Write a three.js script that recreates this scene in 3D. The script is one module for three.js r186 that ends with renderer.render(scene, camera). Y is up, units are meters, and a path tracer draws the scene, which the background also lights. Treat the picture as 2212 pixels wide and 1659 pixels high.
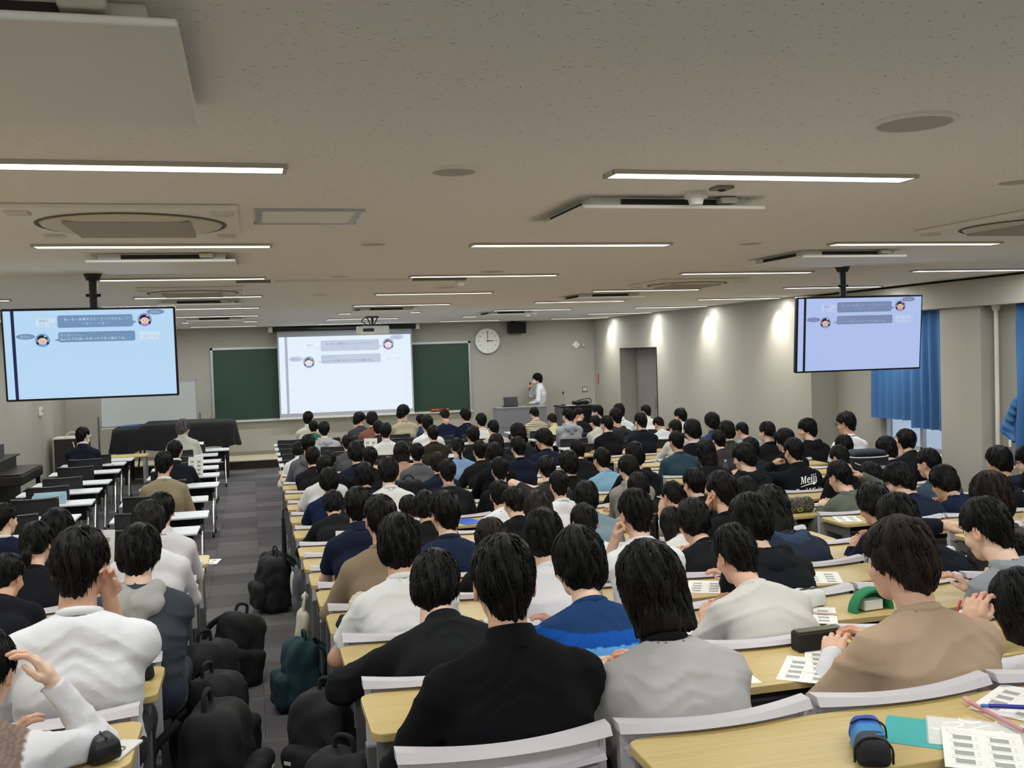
import * as THREE from 'three';
import { RoundedBoxGeometry } from 'three/addons/geometries/RoundedBoxGeometry.js';
import { mergeGeometries } from 'three/addons/utils/BufferGeometryUtils.js';
import { RectAreaLightUniformsLib } from 'three/addons/lights/RectAreaLightUniformsLib.js';

// ---------------------------------------------------------------- camera, sky, exposure
// plan: x to the right, y up, the room runs away from the camera along -z; d(x, y, depth) = Vector3(x, y, -depth)
const scene = new THREE.Scene();
const camera = new THREE.PerspectiveCamera(42.17, 2212 / 1659, 0.05, 100);
const EYE = 2.385;
camera.position.set(0, EYE, 0);
camera.rotation.order = 'YXZ';
camera.rotation.set(THREE.MathUtils.degToRad(-1.938), THREE.MathUtils.degToRad(-14.644), THREE.MathUtils.degToRad(-1.771));
scene.background = new THREE.Color(0.42, 0.52, 0.66);
const renderer = new THREE.WebGLRenderer({ antialias: true });
renderer.toneMapping = THREE.LinearToneMapping;
renderer.toneMappingExposure = 1.0;
renderer.shadowMap.enabled = true;
RectAreaLightUniformsLib.init();
const LAMP = 49;             // radiance of the ceiling strips
const LAMP_COLOR = new THREE.Color().setRGB(0.96, 1, 0.985);
const CEIL = 3.085;           // ceiling height
const FRONT = 23.28, LEFT = -3.92, RIGHT = 8.2, BACK = -1.7;
const LIGHT_COLUMNS = [[-3.79, -2.44], [-1.19, 0.14], [1.425, 2.788], [4.072, 5.455], [6.67, 8.06]];
const LIGHT_ROWS = [-1.38, 1.196, 3.773, 6.35, 8.927, 11.505, 14.082, 16.66, 19.237, 21.815];
for (const [x0, x1] of LIGHT_COLUMNS) for (const z of LIGHT_ROWS) {
  const l = new THREE.RectAreaLight(LAMP_COLOR, LAMP, x1 - x0, 0.105);
  l.position.set((x0 + x1) / 2, CEIL - 0.022, -z); l.rotation.x = -Math.PI / 2;
  scene.add(l);
}

// ---------------------------------------------------------------- helpers
const R = THREE.MathUtils.degToRad;
let seedState = 12345;
const rnd = (a = 0, b = 1) => { seedState = (Math.imul(seedState, 1664525) + 1013904223) >>> 0; return a + (b - a) * (seedState / 4294967296); };
const taken = {};
const numbered = (n) => { if (taken[n] === undefined) { taken[n] = 0; return n; } taken[n]++; return n + '_' + String(taken[n]).padStart(3, '0'); };
const rise = (z) => 0.085 * Math.max(0, 8.9 - z);         // the floor climbs towards the back of the room
const v3 = (x, y, z) => new THREE.Vector3(x, y, z);
const C = (hex) => new THREE.Color(hex);
const std = (color, roughness = 0.7, o = {}) => new THREE.MeshStandardMaterial({ color, roughness, ...o });
const phys = (color, roughness = 0.7, o = {}) => new THREE.MeshPhysicalMaterial({ color, roughness, ...o });
function shade(o) { o.castShadow = true; o.receiveShadow = true; return o; }
function part(name, geo, mat, parent, pos) {
  const m = shade(new THREE.Mesh(geo, mat)); m.name = name;
  if (pos) m.position.set(...pos);
  parent.add(m); return m;
}
function thing(name, label, category, [x, y, z] = [0, 0, 0], turn = 0, group) {
  const o = new THREE.Group(); o.name = numbered(name); scene.add(o);
  o.position.set(x, y, z); o.rotation.y = turn; o.userData = { label, category };
  if (group) o.userData.group = group;
  return o;
}
function solo(name, geo, mat, label, category, pos = [0, 0, 0], turn = 0, group) {
  const m = shade(new THREE.Mesh(geo, mat)); m.name = numbered(name); scene.add(m);
  m.position.set(...pos); m.rotation.y = turn; m.userData = { label, category };
  if (group) m.userData.group = group;
  return m;
}
function struct(name, geo, mat, label, parent = scene) {
  const m = shade(new THREE.Mesh(geo, mat)); m.name = parent === scene ? numbered(name) : name; parent.add(m);
  if (parent === scene) m.userData = { kind: 'structure', label };
  return m;
}
function dup(o, pos, turn, label, group) {
  const r = o.clone(); r.name = numbered(o.name.replace(/_\d{3}$/, '')); scene.add(r);
  r.position.set(...pos); r.rotation.y = turn; r.userData = { ...o.userData };
  if (label) r.userData.label = label;
  if (group) r.userData.group = group;
  return r;
}
const bx = (w, h, d, x = 0, y = 0, z = 0) => new THREE.BoxGeometry(w, h, d).translate(x, y, z);
const rb = (w, h, d, x = 0, y = 0, z = 0, r = 0.008, s = 2) => new RoundedBoxGeometry(w, h, d, s, Math.min(r, w / 2.01, h / 2.01, d / 2.01)).translate(x, y, z);
const cyl = (r0, r1, h, x = 0, y = 0, z = 0, n = 16) => new THREE.CylinderGeometry(r0, r1, h, n).translate(x, y, z);
const ball = (r, x, y, z, sx = 1, sy = 1, sz = 1, n = 16) => new THREE.SphereGeometry(r, n, Math.ceil(n * 0.7)).scale(sx, sy, sz).translate(x, y, z);
function bar(a, b, r, n = 8) {                                            // straight rod between two points
  const A = v3(...a), B = v3(...b), d = B.clone().sub(A), g = new THREE.CylinderGeometry(r, r, d.length(), n);
  g.applyQuaternion(new THREE.Quaternion().setFromUnitVectors(v3(0, 1, 0), d.normalize()));
  return g.translate((a[0] + b[0]) / 2, (a[1] + b[1]) / 2, (a[2] + b[2]) / 2);
}
function tube(pts, r, seg = 24, n = 7) { return new THREE.TubeGeometry(new THREE.CatmullRomCurve3(pts.map((p) => v3(...p))), seg, r, n); }
function merge(list) {
  return mergeGeometries(list.map((g) => {
    const q = g.index ? g.toNonIndexed() : g;
    for (const k of Object.keys(q.attributes)) if (!['position', 'normal', 'uv'].includes(k)) q.deleteAttribute(k);
    if (!q.attributes.uv) q.setAttribute('uv', new THREE.BufferAttribute(new Float32Array(q.attributes.position.count * 2), 2));
    return q;
  }));
}
function canvas(w, h, draw) {
  const c = document.createElement('canvas'); c.width = w; c.height = h; draw(c.getContext('2d'), w, h);
  const t = new THREE.CanvasTexture(c); t.colorSpace = THREE.SRGBColorSpace; t.anisotropy = 8; return t;
}
function noiseMap(n, f, rep, srgb = true) {                                // grey texture from a value function
  const a = new Uint8Array(n * n * 4);
  for (let j = 0; j < n; j++) for (let i = 0; i < n; i++) { const c = f(i, j), k = (j * n + i) * 4; a[k] = c[0]; a[k + 1] = c[1]; a[k + 2] = c[2]; a[k + 3] = 255; }
  const t = new THREE.DataTexture(a, n, n); t.magFilter = THREE.LinearFilter; t.minFilter = THREE.LinearMipmapLinearFilter; t.generateMipmaps = true;
  t.wrapS = t.wrapT = THREE.RepeatWrapping; t.repeat.set(...rep); if (srgb) t.colorSpace = THREE.SRGBColorSpace; t.needsUpdate = true; return t;
}
function metreUV(geo, s = 1) {                                             // uv in metres from the dominant axis of each face
  const g = geo.index ? geo.toNonIndexed() : geo, p = g.attributes.position, n = g.attributes.normal, u = new Float32Array(p.count * 2);
  for (let i = 0; i < p.count; i++) {
    const ax = Math.abs(n.getX(i)), ay = Math.abs(n.getY(i)), az = Math.abs(n.getZ(i));
    const q = ay >= ax && ay >= az ? [p.getX(i), p.getZ(i)] : ax >= az ? [p.getZ(i), p.getY(i)] : [p.getX(i), p.getY(i)];
    u[2 * i] = q[0] * s; u[2 * i + 1] = q[1] * s;
  }
  g.setAttribute('uv', new THREE.BufferAttribute(u, 2)); return g;
}

// ---------------------------------------------------------------- signed distance bodies, meshed with surface nets
function nets(f, lo, hi, c) {
  const n = [0, 1, 2].map((i) => Math.ceil((hi[i] - lo[i]) / c) + 2), [nx, ny, nz] = n, sx = 1, sy = nx, sz = nx * ny;
  const val = new Float32Array(nx * ny * nz);
  for (let k = 0, q = 0; k < nz; k++) for (let j = 0; j < ny; j++) for (let i = 0; i < nx; i++, q++) val[q] = f(lo[0] + i * c, lo[1] + j * c, lo[2] + k * c);
  const id = new Int32Array(nx * ny * nz).fill(-1), pos = [], ind = [];
  const off = [0, sx, sy, sx + sy, sz, sx + sz, sy + sz, sx + sy + sz];
  const E = [[0, 1], [2, 3], [4, 5], [6, 7], [0, 2], [1, 3], [4, 6], [5, 7], [0, 4], [1, 5], [2, 6], [3, 7]];
  for (let k = 0; k < nz - 1; k++) for (let j = 0; j < ny - 1; j++) for (let i = 0; i < nx - 1; i++) {
    const q = i + j * sy + k * sz; let m = 0;
    for (let t = 0; t < 8; t++) if (val[q + off[t]] < 0) m |= 1 << t;
    if (m === 0 || m === 255) continue;
    let x = 0, y = 0, z = 0, w = 0;
    for (const [a, b] of E) {
      const va = val[q + off[a]], vb = val[q + off[b]];
      if ((va < 0) === (vb < 0)) continue;
      const t = va / (va - vb);
      x += (a & 1) + t * ((b & 1) - (a & 1)); y += ((a >> 1) & 1) + t * (((b >> 1) & 1) - ((a >> 1) & 1)); z += (a >> 2) + t * ((b >> 2) - (a >> 2)); w++;
    }
    id[q] = pos.length / 3;
    pos.push(lo[0] + (i + x / w) * c, lo[1] + (j + y / w) * c, lo[2] + (k + z / w) * c);
  }
  const quad = (a, b, cc, d, flip) => { if (a < 0 || b < 0 || cc < 0 || d < 0) return; if (flip) ind.push(a, cc, b, a, d, cc); else ind.push(a, b, cc, a, cc, d); };
  for (let k = 1; k < nz - 1; k++) for (let j = 1; j < ny - 1; j++) for (let i = 1; i < nx - 1; i++) {
    const q = i + j * sy + k * sz, s = val[q] < 0;
    if (s !== (val[q + sx] < 0)) quad(id[q - sy - sz], id[q - sz], id[q], id[q - sy], !s);
    if (s !== (val[q + sy] < 0)) quad(id[q - sx - sz], id[q - sx], id[q], id[q - sz], !s);
    if (s !== (val[q + sz] < 0)) quad(id[q - sx - sy], id[q - sy], id[q], id[q - sx], !s);
  }
  const g = new THREE.BufferGeometry();
  g.setAttribute('position', new THREE.Float32BufferAttribute(pos, 3)); g.setIndex(ind); g.computeVertexNormals();
  return g;
}
const clamp = (x, a, b) => (x < a ? a : x > b ? b : x);
// primitives: cap(a, b, ra, rb, L): tapered capsule, cut flat at length L from a; ell(c, r): ellipsoid
const cap = (a, b, ra, rb = ra, L = 0) => { const d = [b[0] - a[0], b[1] - a[1], b[2] - a[2]], l2 = d[0] * d[0] + d[1] * d[1] + d[2] * d[2]; return { t: 0, a, d, l2, l: Math.sqrt(l2), ra, rb, L, lo: a.map((v, i) => Math.min(v, b[i]) - Math.max(ra, rb)), hi: a.map((v, i) => Math.max(v, b[i]) + Math.max(ra, rb)) }; };
const ell = (c, r) => ({ t: 1, c, r, m: Math.min(...r), lo: c.map((v, i) => v - r[i]), hi: c.map((v, i) => v + r[i]) });
function prim(p, x, y, z) {
  if (p.t) { const X = (x - p.c[0]) / p.r[0], Y = (y - p.c[1]) / p.r[1], Z = (z - p.c[2]) / p.r[2], k = Math.sqrt(X * X + Y * Y + Z * Z); const X2 = X / p.r[0], Y2 = Y / p.r[1], Z2 = Z / p.r[2]; return k < 1e-6 ? -p.m : k * (k - 1) / Math.sqrt(X2 * X2 + Y2 * Y2 + Z2 * Z2); }
  const ax = x - p.a[0], ay = y - p.a[1], az = z - p.a[2], h = ax * p.d[0] + ay * p.d[1] + az * p.d[2], t = clamp(h / p.l2, 0, 1), dx = ax - p.d[0] * t, dy = ay - p.d[1] * t, dz = az - p.d[2] * t;
  let d = Math.sqrt(dx * dx + dy * dy + dz * dz) - (p.ra + (p.rb - p.ra) * t);
  if (p.L) { const e = h / p.l - p.L; if (e > d) d = e; }
  return d;
}
function field(prims, k) {
  return (x, y, z) => {
    let d = 1e3;
    for (let i = 0; i < prims.length; i++) { const e = prim(prims[i], x, y, z), h = k - Math.abs(d - e); d = (d < e ? d : e) - (h > 0 ? h * h / (4 * k) : 0); }
    return d;
  };
}
const bounds = (prims, m) => [[0, 1, 2].map((i) => Math.min(...prims.map((p) => p.lo[i])) - m), [0, 1, 2].map((i) => Math.max(...prims.map((p) => p.hi[i])) + m)];
const sdf = (prims, k, c, mod) => { const f = field(prims, k), [lo, hi] = bounds(prims, 0.02 + c); return nets(mod ? (x, y, z) => mod(f(x, y, z), x, y, z) : f, lo, hi, c); };
const wob = (x, y, z, s) => Math.sin(x * 1.7 + s + 1.3 * Math.sin(y * 1.1 + s * 2)) * Math.sin(y * 1.3 - s * 1.7 + 1.2 * Math.sin(z * 1.4 + s)) + 0.5 * Math.sin(z * 2.3 + 1.4 * Math.sin(x * 2.1 + s * 3) + y);

// ---------------------------------------------------------------- materials of the room
const M = {
  wall: std('#aeaba0', 0.85), ceiling: std('#f8f7f4', 0.9), metal: std('#9a9a9c', 0.35, { metalness: 0.7 }), chrome: std('#d8d8da', 0.22, { metalness: 1 }),
  darkMetal: std('#2a2b2d', 0.5, { metalness: 0.3 }), black: std('#0e0e10', 0.6), blackGloss: std('#101013', 0.25), white: std('#e6e4de', 0.5), offwhite: std('#d9d5c8', 0.55),
  desk: std('#d2b97c', 0.38), deskEdge: std('#c9a95e', 0.5), legGrey: std('#6c6c6c', 0.5, { metalness: 0.2 }), seat: std('#c9c4c9', 0.45), seatDark: std('#8d8b8e', 0.5),
  tableWhite: std('#dcdee2', 0.35), paper: std('#f1efe8', 0.8, { side: THREE.DoubleSide }), stage: std('#d5cbb2', 0.6), stageFront: std('#33241b', 0.6), greenBoard: std('#22402f', 0.55), alu: std('#b9bbbd', 0.35, { metalness: 0.6 }),
  glass: phys('#ffffff', 0.03, { transmission: 1, thickness: 0, ior: 1.5 }), grey: std('#8b8c8f', 0.55), doorGrey: std('#8a8882', 0.6), panel: std('#f0ede6', 0.5), slot: std('#3a3733', 0.8),
};
M.lamp = std('#ffffff', 0.5, { emissive: '#fffaf2', emissiveIntensity: 3 });
M.lampTrim = std('#bdb8ad', 0.5);
M.ceiling.map = canvas(2048, 2048, (g, w, h) => {                          // rock-wool ceiling board: fissures and pin holes, two metres a tile
  g.fillStyle = '#fbfaf7'; g.fillRect(0, 0, w, h); seedState = 77;
  for (let i = 0; i < 2300; i++) {
    const x = rnd(0, w), y = rnd(0, h), a = rnd(-0.5, 0.5) + (rnd() < 0.25 ? 1 : 0), l = rnd(3, 15), s = rnd();
    g.strokeStyle = `rgba(${70 + s * 60},${66 + s * 60},${58 + s * 60},${0.18 + 0.42 * rnd()})`; g.lineWidth = rnd(0.8, 3.4);
    g.beginPath(); g.moveTo(x, y); g.quadraticCurveTo(x + l * 0.5 * Math.cos(a) + rnd(-3, 3), y + l * 0.5 * Math.sin(a) + rnd(-3, 3), x + l * Math.cos(a), y + l * Math.sin(a)); g.stroke();
  }
});
M.ceiling.map.wrapS = M.ceiling.map.wrapT = THREE.RepeatWrapping; M.ceiling.map.repeat.set(0.5, 0.5);
const carpetTex = (() => { seedState = 5; const r = Array.from({ length: 65536 }, () => rnd()); return noiseMap(256, (i, j) => { const v = 150 + 75 * r[(j * 256 + i) & 65535] + 14 * Math.sin(j * 0.9); return [v, v, v]; }, [2, 2]); })();
M.carpets = ['#7c7779', '#898486', '#757073', '#918c8e'].map((c) => std(c, 0.95, { map: carpetTex }));
M.floorBase = std('#7a7577', 0.95, { map: carpetTex });
const grainTex = (() => { seedState = 9; const o = Array.from({ length: 64 }, () => rnd(0, 6.28)); return noiseMap(256, (i, j) => { let v = 0; for (let k = 0; k < 10; k++) v += Math.sin(j * (0.12 + k * 0.17) + o[k] + 0.5 * Math.sin(i * 0.0245 * (1 + (k % 3)) + o[k + 20])); const q = 244 + v * 1.6; return [q, q - 1, q - 4]; }, [1, 1]); })();
M.desk.map = grainTex;
const mottle = (() => { seedState = 21; const r = Array.from({ length: 16384 }, () => rnd()); return noiseMap(128, (i, j) => { const v = 246 + 9 * r[(j * 128 + i) & 16383]; return [v, v, v]; }, [3, 3]); })();
M.wall.map = mottle;

// ---------------------------------------------------------------- the room
{
  const sh = new THREE.Shape(); sh.moveTo(-FRONT - 0.3, 0); sh.lineTo(-8.9, 0); sh.lineTo(-BACK + 0.3, rise(BACK - 0.3)); sh.lineTo(-BACK + 0.3, -0.3); sh.lineTo(-FRONT - 0.3, -0.3); sh.closePath();
  const g = new THREE.ExtrudeGeometry(sh, { depth: 13.2, bevelEnabled: false });
  g.rotateY(-Math.PI / 2).translate(9.0, 0, 0);                            // the profile runs along z, extruded along x
  const fl = struct('floor', metreUV(g), M.floorBase, 'dark grey carpeted floor, level at the front and ramped at the back');
  seedState = 31;
  const tileG = metreUV(bx(0.497, 0.006, 0.497));
  const tileS = metreUV(bx(0.497, 0.006, 0.4985));
  for (let i = 0; i < 4; i++) for (let j = -13; j < 27; j++) {
    const zc = 8.9 + (j + 0.5) * 0.5; if (zc > 22.1) continue;
    const t = part('carpet_tile', j < 0 ? tileS : tileG, M.carpets[(j + 40 + (i % 2) * 2 + (rnd() < 0.3 ? 1 : 0)) % 4], fl);
    t.position.set(-1.0 + (i + 0.5) * 0.5, rise(zc) + 0.003, -zc); if (j < 0) t.rotation.x = Math.atan(0.085);
  }
  struct('ceiling', metreUV(bx(13.3, 0.2, FRONT - BACK + 0.6, 2.4, CEIL + 0.1, -(FRONT + BACK) / 2)), M.ceiling, 'off-white speckled ceiling board');
  struct('wall_front', metreUV(bx(13.2, CEIL + 0.3, 0.2, 2.4, CEIL / 2, -FRONT - 0.1)), M.wall, 'beige front wall behind the stage');
  struct('wall_left', metreUV(bx(0.2, CEIL + 0.3, FRONT - BACK + 0.4, LEFT - 0.1, CEIL / 2, -(FRONT + BACK) / 2)), M.wall, 'beige left wall');
  struct('wall_back', metreUV(bx(13.2, CEIL + 0.3, 0.2, 2.4, CEIL / 2, -BACK + 0.1)), M.wall, 'beige rear wall');
  // right wall: door recess near the stage, then it steps back to the window bays
  const D0 = 19.35, D1 = 21.52, DH = 2.36, E0 = 13.45, WX = 8.62;
  const wr = [bx(0.5, CEIL, FRONT - D1, RIGHT + 0.25, CEIL / 2, -(FRONT + D1) / 2), bx(0.5, CEIL - DH, D1 - D0, RIGHT + 0.25, (CEIL + DH) / 2, -(D0 + D1) / 2), bx(0.5, CEIL, D0 - E0, RIGHT + 0.25, CEIL / 2, -(D0 + E0) / 2)];
  const W = [[10.75, 12.35], [7.0, 9.72]], SILL = 0.86, HEAD = 2.78;       // window bays (depth range)
  const spans = [[12.35, E0], [9.72, 10.75], [BACK, 7.0]];
  for (const [a, b] of spans) wr.push(bx(0.2, CEIL, b - a, WX + 0.1, CEIL / 2, -(a + b) / 2));
  for (const [a, b] of W) wr.push(bx(0.2, SILL, b - a, WX + 0.1, SILL / 2, -(a + b) / 2), bx(0.2, CEIL - HEAD, b - a, WX + 0.1, (CEIL + HEAD) / 2, -(a + b) / 2));
  wr.push(bx(0.25, 2.74, 0.72, 8.53, 1.37, -10.42));                       // the column between the bays
  wr.push(bx(0.3, 0.315, E0 - BACK, 8.47, 2.8975, -(E0 + BACK) / 2));       // the beam over the windows, an open joint of 3 cm left above it
  struct('wall_right', metreUV(merge(wr)), M.wall, 'beige right wall with door recess, column and beam over the windows');
  W.forEach(([a, b], i) => {
    const wn = struct('window_' + (i + 1), merge([bx(0.06, 0.05, b - a, WX + 0.1, SILL + 0.025, -(a + b) / 2), bx(0.06, 0.05, b - a, WX + 0.1, HEAD - 0.025, -(a + b) / 2), bx(0.06, HEAD - SILL, 0.05, WX + 0.1, (SILL + HEAD) / 2, -a - 0.025), bx(0.06, HEAD - SILL, 0.05, WX + 0.1, (SILL + HEAD) / 2, -b + 0.025), bx(0.06, HEAD - SILL, 0.05, WX + 0.1, (SILL + HEAD) / 2, -(a + b) / 2)]), M.alu, 'aluminium framed window behind the blue curtain');
    for (const s of [-1, 1]) part('pane', bx(0.006, HEAD - SILL - 0.1, (b - a) / 2 - 0.07, WX + 0.1, (SILL + HEAD) / 2, -(a + b) / 2 + s * (b - a) / 4), M.glass, wn);
    part('window_sill', rb(0.2, 0.03, b - a, WX, SILL - 0.01, -(a + b) / 2), M.offwhite, wn);
  });
  const dr = struct('door_1', bx(0.05, DH, D1 - D0 - 0.02, RIGHT + 0.42, DH / 2, -(D0 + D1) / 2), M.doorGrey, 'plain grey double door set back in its recess');
  part('door_leaf', rb(0.02, DH - 0.04, (D1 - D0) / 2 - 0.02, RIGHT + 0.39, DH / 2, -(D0 * 0.75 + D1 * 0.25)), M.doorGrey, dr);
  part('door_leaf', rb(0.02, DH - 0.04, (D1 - D0) / 2 - 0.02, RIGHT + 0.39, DH / 2, -(D0 * 0.25 + D1 * 0.75)), M.doorGrey, dr);
  part('door_jamb', bx(0.4, DH, 0.05, RIGHT + 0.2, DH / 2, -D0 - 0.03), M.darkMetal, dr);
  part('door_handle', bar([RIGHT + 0.36, 1.0, -20.35], [RIGHT + 0.36, 1.25, -20.35], 0.012), M.chrome, dr);
  struct('baseboard_front', bx(12.1, 0.08, 0.012, 2.14, 0.24, -FRONT + 0.006), std('#8d8372', 0.7), 'low skirting under the blackboard');
  struct('baseboard_left', bx(0.012, 0.08, FRONT - 8.9, LEFT + 0.006, 0.04, -(FRONT + 8.9) / 2), std('#2c2a2a', 0.7), 'dark skirting along the left wall');
}

// ---------------------------------------------------------------- ceiling fittings
function lightFitting(x0, x1, z, label) {
  const t = thing('ceiling_light', label, 'light', [(x0 + x1) / 2, CEIL, -z], 0, 'recessed strip lights in the ceiling');
  const w = x1 - x0;
  part('diffuser', bx(w, 0.006, 0.105, 0, -0.012, 0), M.lamp, t);
  part('trim', merge([bx(w + 0.03, 0.016, 0.012, 0, -0.008, 0.0585), bx(w + 0.03, 0.016, 0.012, 0, -0.008, -0.0585), bx(0.015, 0.016, 0.117, w / 2 + 0.0075, -0.008, 0), bx(0.015, 0.016, 0.117, -w / 2 - 0.0075, -0.008, 0)]), M.lampTrim, t);
}
const ORD = ['first', 'second', 'third', 'fourth', 'fifth', 'sixth', 'seventh', 'eighth', 'ninth', 'tenth', 'eleventh', 'twelfth', 'thirteenth', 'fourteenth', 'fifteenth', 'sixteenth', 'seventeenth', 'eighteenth', 'nineteenth', 'twentieth'];
LIGHT_COLUMNS.forEach(([x0, x1], c) => LIGHT_ROWS.forEach((z, r) => lightFitting(x0, x1, z, `glowing white strip light, ${ORD[c]} line from the piano wall, ${ORD[9 - r]} row from stage`)));
function discFitting(x, z, r, label) {
  const t = thing('ceiling_disc', label, 'ceiling speaker', [x, CEIL, -z], 0, 'round plates in the ceiling');
  part('rim', new THREE.LatheGeometry([[r, 0], [r, -0.006], [r * 0.93, -0.014], [r * 0.86, -0.012]].map((p) => new THREE.Vector2(...p)), 40), M.panel, t);
  part('plate', new THREE.CylinderGeometry(r * 0.86, r * 0.86, 0.008, 40).translate(0, -0.008, 0), std('#b9b4aa', 0.7), t);
}
[[2.1, 2.8, 0.135, 'large round white plate before the first lights'], [0.78, 3.77, 0.095, 'round ceiling plate beside the long light'], [0.77, 6.27, 0.09, 'round ceiling plate in the middle line'], [3.39, 6.3, 0.09, 'round ceiling plate between two lights of the second row'], [3.38, 3.8, 0.09, 'round ceiling plate at the end of a light'], [2.06, 8.45, 0.12, 'round ceiling plate ahead of the third light row'], [2.04, 10.47, 0.12, 'round ceiling plate ahead of the fourth light row'], [0.78, 8.8, 0.09, 'round ceiling plate by the projector line'], [0.77, 11.4, 0.09, 'small round ceiling plate nearer the projector']].forEach(([x, z, r, l]) => discFitting(x, z, r, l));
function airFlat(x, z, w, label) {                                        // square panel hung below its dark slot
  const t = thing('air_conditioner', label, 'air conditioner', [x, CEIL, -z], 0, 'ceiling air conditioners with flat square panels');
  part('body', rb(w * 0.86, 0.045, w * 0.86, 0, -0.0225, 0, 0.01), M.panel, t);
  for (const [sx, sz] of [[1, 0], [-1, 0], [0, 1], [0, -1]]) part('air_slot', bx(sx ? 0.02 : w * 0.55, 0.026, sz ? 0.02 : w * 0.55, sx * w * 0.425, -0.024, sz * w * 0.425), M.slot, t);
  const pn = part('panel', rb(w, 0.018, w, 0, -0.054, 0, 0.008), M.panel, t);
  part('corner_cap', rb(0.09, 0.03, 0.09, w * 0.30, -0.02, w * 0.45, 0.012), M.offwhite, pn);
}
airFlat(-0.54, 2.45, 0.86, 'flat square air conditioner panel nearest the rear, hanging low');
airFlat(1.95, 4.78, 0.92, 'flat square air conditioner with a dark slot between the first two light rows');
airFlat(4.55, 7.25, 0.92, 'flat square air conditioner with a dark slot by the window-side screen');
airFlat(-0.53, 7.25, 0.92, 'flat square air conditioner panel ahead of the piano-side screen');
airFlat(4.55, 12.6, 0.92, 'flat square air conditioner with a dark slot over the middle of the hall');
airFlat(-0.55, 12.6, 0.92, 'flat square air conditioner panel over the white tables');
airFlat(4.55, 17.7, 0.92, 'flat square air conditioner nearest the clock');
airFlat(-0.55, 17.7, 0.92, 'flat square air conditioner nearest the whiteboard');
airFlat(2.0, 15.3, 0.92, 'flat square air conditioner hanging behind the projector');
function airRound(x, z, w, label) {                                       // square plate with a ring-shaped outlet
  const t = thing('air_conditioner', label, 'air conditioner', [x, CEIL, -z], 0, 'ceiling air conditioners with a ring outlet');
  const plate = part('plate', rb(w, 0.03, w, 0, -0.015, 0, 0.012), M.panel, t);
  part('ring_slot', new THREE.TorusGeometry(w * 0.43, 0.012, 8, 56).rotateX(Math.PI / 2).translate(0, -0.026, 0), std('#6a655c', 0.8), plate);
  part('ring_plate', new THREE.LatheGeometry([[0, -0.055], [w * 0.36, -0.052], [w * 0.41, -0.04], [w * 0.415, -0.03]].map((p) => new THREE.Vector2(...p)), 56), M.offwhite, t);
  part('intake_grille', rb(w * 0.56, 0.012, w * 0.56, 0, -0.056, 0, 0.006), std('#aaa498', 0.7), t);
  for (const [a, b] of [[1, 1], [1, -1], [-1, 1], [-1, -1]]) part('corner_cover', rb(0.1, 0.02, 0.1, a * w * 0.43, -0.033, b * w * 0.43, 0.01), M.offwhite, plate);
}
airRound(-0.53, 5.2, 1.0, 'round outlet air conditioner beside the metal-framed hatch');
airRound(4.72, 5.15, 1.0, 'round outlet air conditioner on the window side');
airRound(-0.53, 10.45, 1.0, 'round outlet air conditioner ahead of the hanging screen by the piano wall');
airRound(4.7, 10.2, 1.0, 'round outlet air conditioner ahead of the hanging screen by the windows');
{
  const h = thing('ceiling_hatch', 'square ceiling inspection hatch with bare metal frame', 'hatch', [0.3, CEIL, -5.07]);
  part('door_panel', bx(0.44, 0.008, 0.44, 0, -0.004, 0), M.ceiling, h);
  for (const s of [-1, 1]) { part('frame_bar', bx(0.52, 0.012, 0.03, 0, -0.006, s * 0.235), M.alu, h); part('frame_bar', bx(0.03, 0.012, 0.44, s * 0.235, -0.006, 0), M.alu, h); }
  const s1 = thing('ceiling_sensor', 'small dark square sensor plate by the first light row', 'sensor', [2.06, CEIL, -4.08]);
  part('plate', rb(0.085, 0.014, 0.085, 0, -0.007, 0, 0.004), std('#8b867c', 0.6), s1); part('lens', ball(0.018, 0, -0.014, 0, 1, 0.5, 1), M.darkMetal, s1);
  const s2 = thing('smoke_detector', 'round white smoke detector above the flat air conditioner', 'smoke detector', [2.0, CEIL, -4.22]);
  part('base', cyl(0.05, 0.055, 0.03, 0, -0.015, 0, 24), M.white, s2); part('head', cyl(0.038, 0.03, 0.03, 0, -0.045, 0, 24), M.white, s2);
  const s3 = thing('smoke_detector', 'round white smoke detector past the third light row', 'smoke detector', [2.0, CEIL, -9.5]);
  part('base', cyl(0.05, 0.055, 0.03, 0, -0.015, 0, 24), M.white, s3); part('head', cyl(0.038, 0.03, 0.03, 0, -0.045, 0, 24), M.white, s3);
  const pb = thing('screen_slot', 'long pale slot cover across the ceiling beside the third light row', 'slot cover', [0.85, CEIL, -9.28]);
  part('strip', bx(1.22, 0.02, 0.1, 0, -0.01, 0), M.white, pb); part('end_strip', bx(0.5, 0.02, 0.1, 0.9, -0.01, 0), std('#7d786e', 0.7), pb); part('end_strip', bx(0.3, 0.02, 0.1, -0.8, -0.01, 0), std('#7d786e', 0.7), pb);
}
// wall washers along the right wall
[22.07, 19.36, 16.92, 14.35, 11.6, 8.9].forEach((z, i) => {
  const x = z > 13.5 ? 7.99 : 8.1;
  const t = thing('wall_washer', `small recessed downlight washing the door-side wall, ${ORD[i]} from the stage`, 'downlight', [x, CEIL, -z], 0, 'downlights along the right wall');
  part('trim_ring', new THREE.TorusGeometry(0.055, 0.008, 8, 24).rotateX(Math.PI / 2), M.white, t);
  part('lamp_face', cyl(0.048, 0.048, 0.006, 0, -0.004, 0, 20), M.lamp, t);
  const s = new THREE.SpotLight(0xfff6ea, 7, 6, R(46), 1, 2);
  s.position.set(x, CEIL - 0.02, -z); s.target.position.set(x + 0.25, 1.3, -z); s.castShadow = true; s.shadow.radius = 2; scene.add(s, s.target);
});

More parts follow.
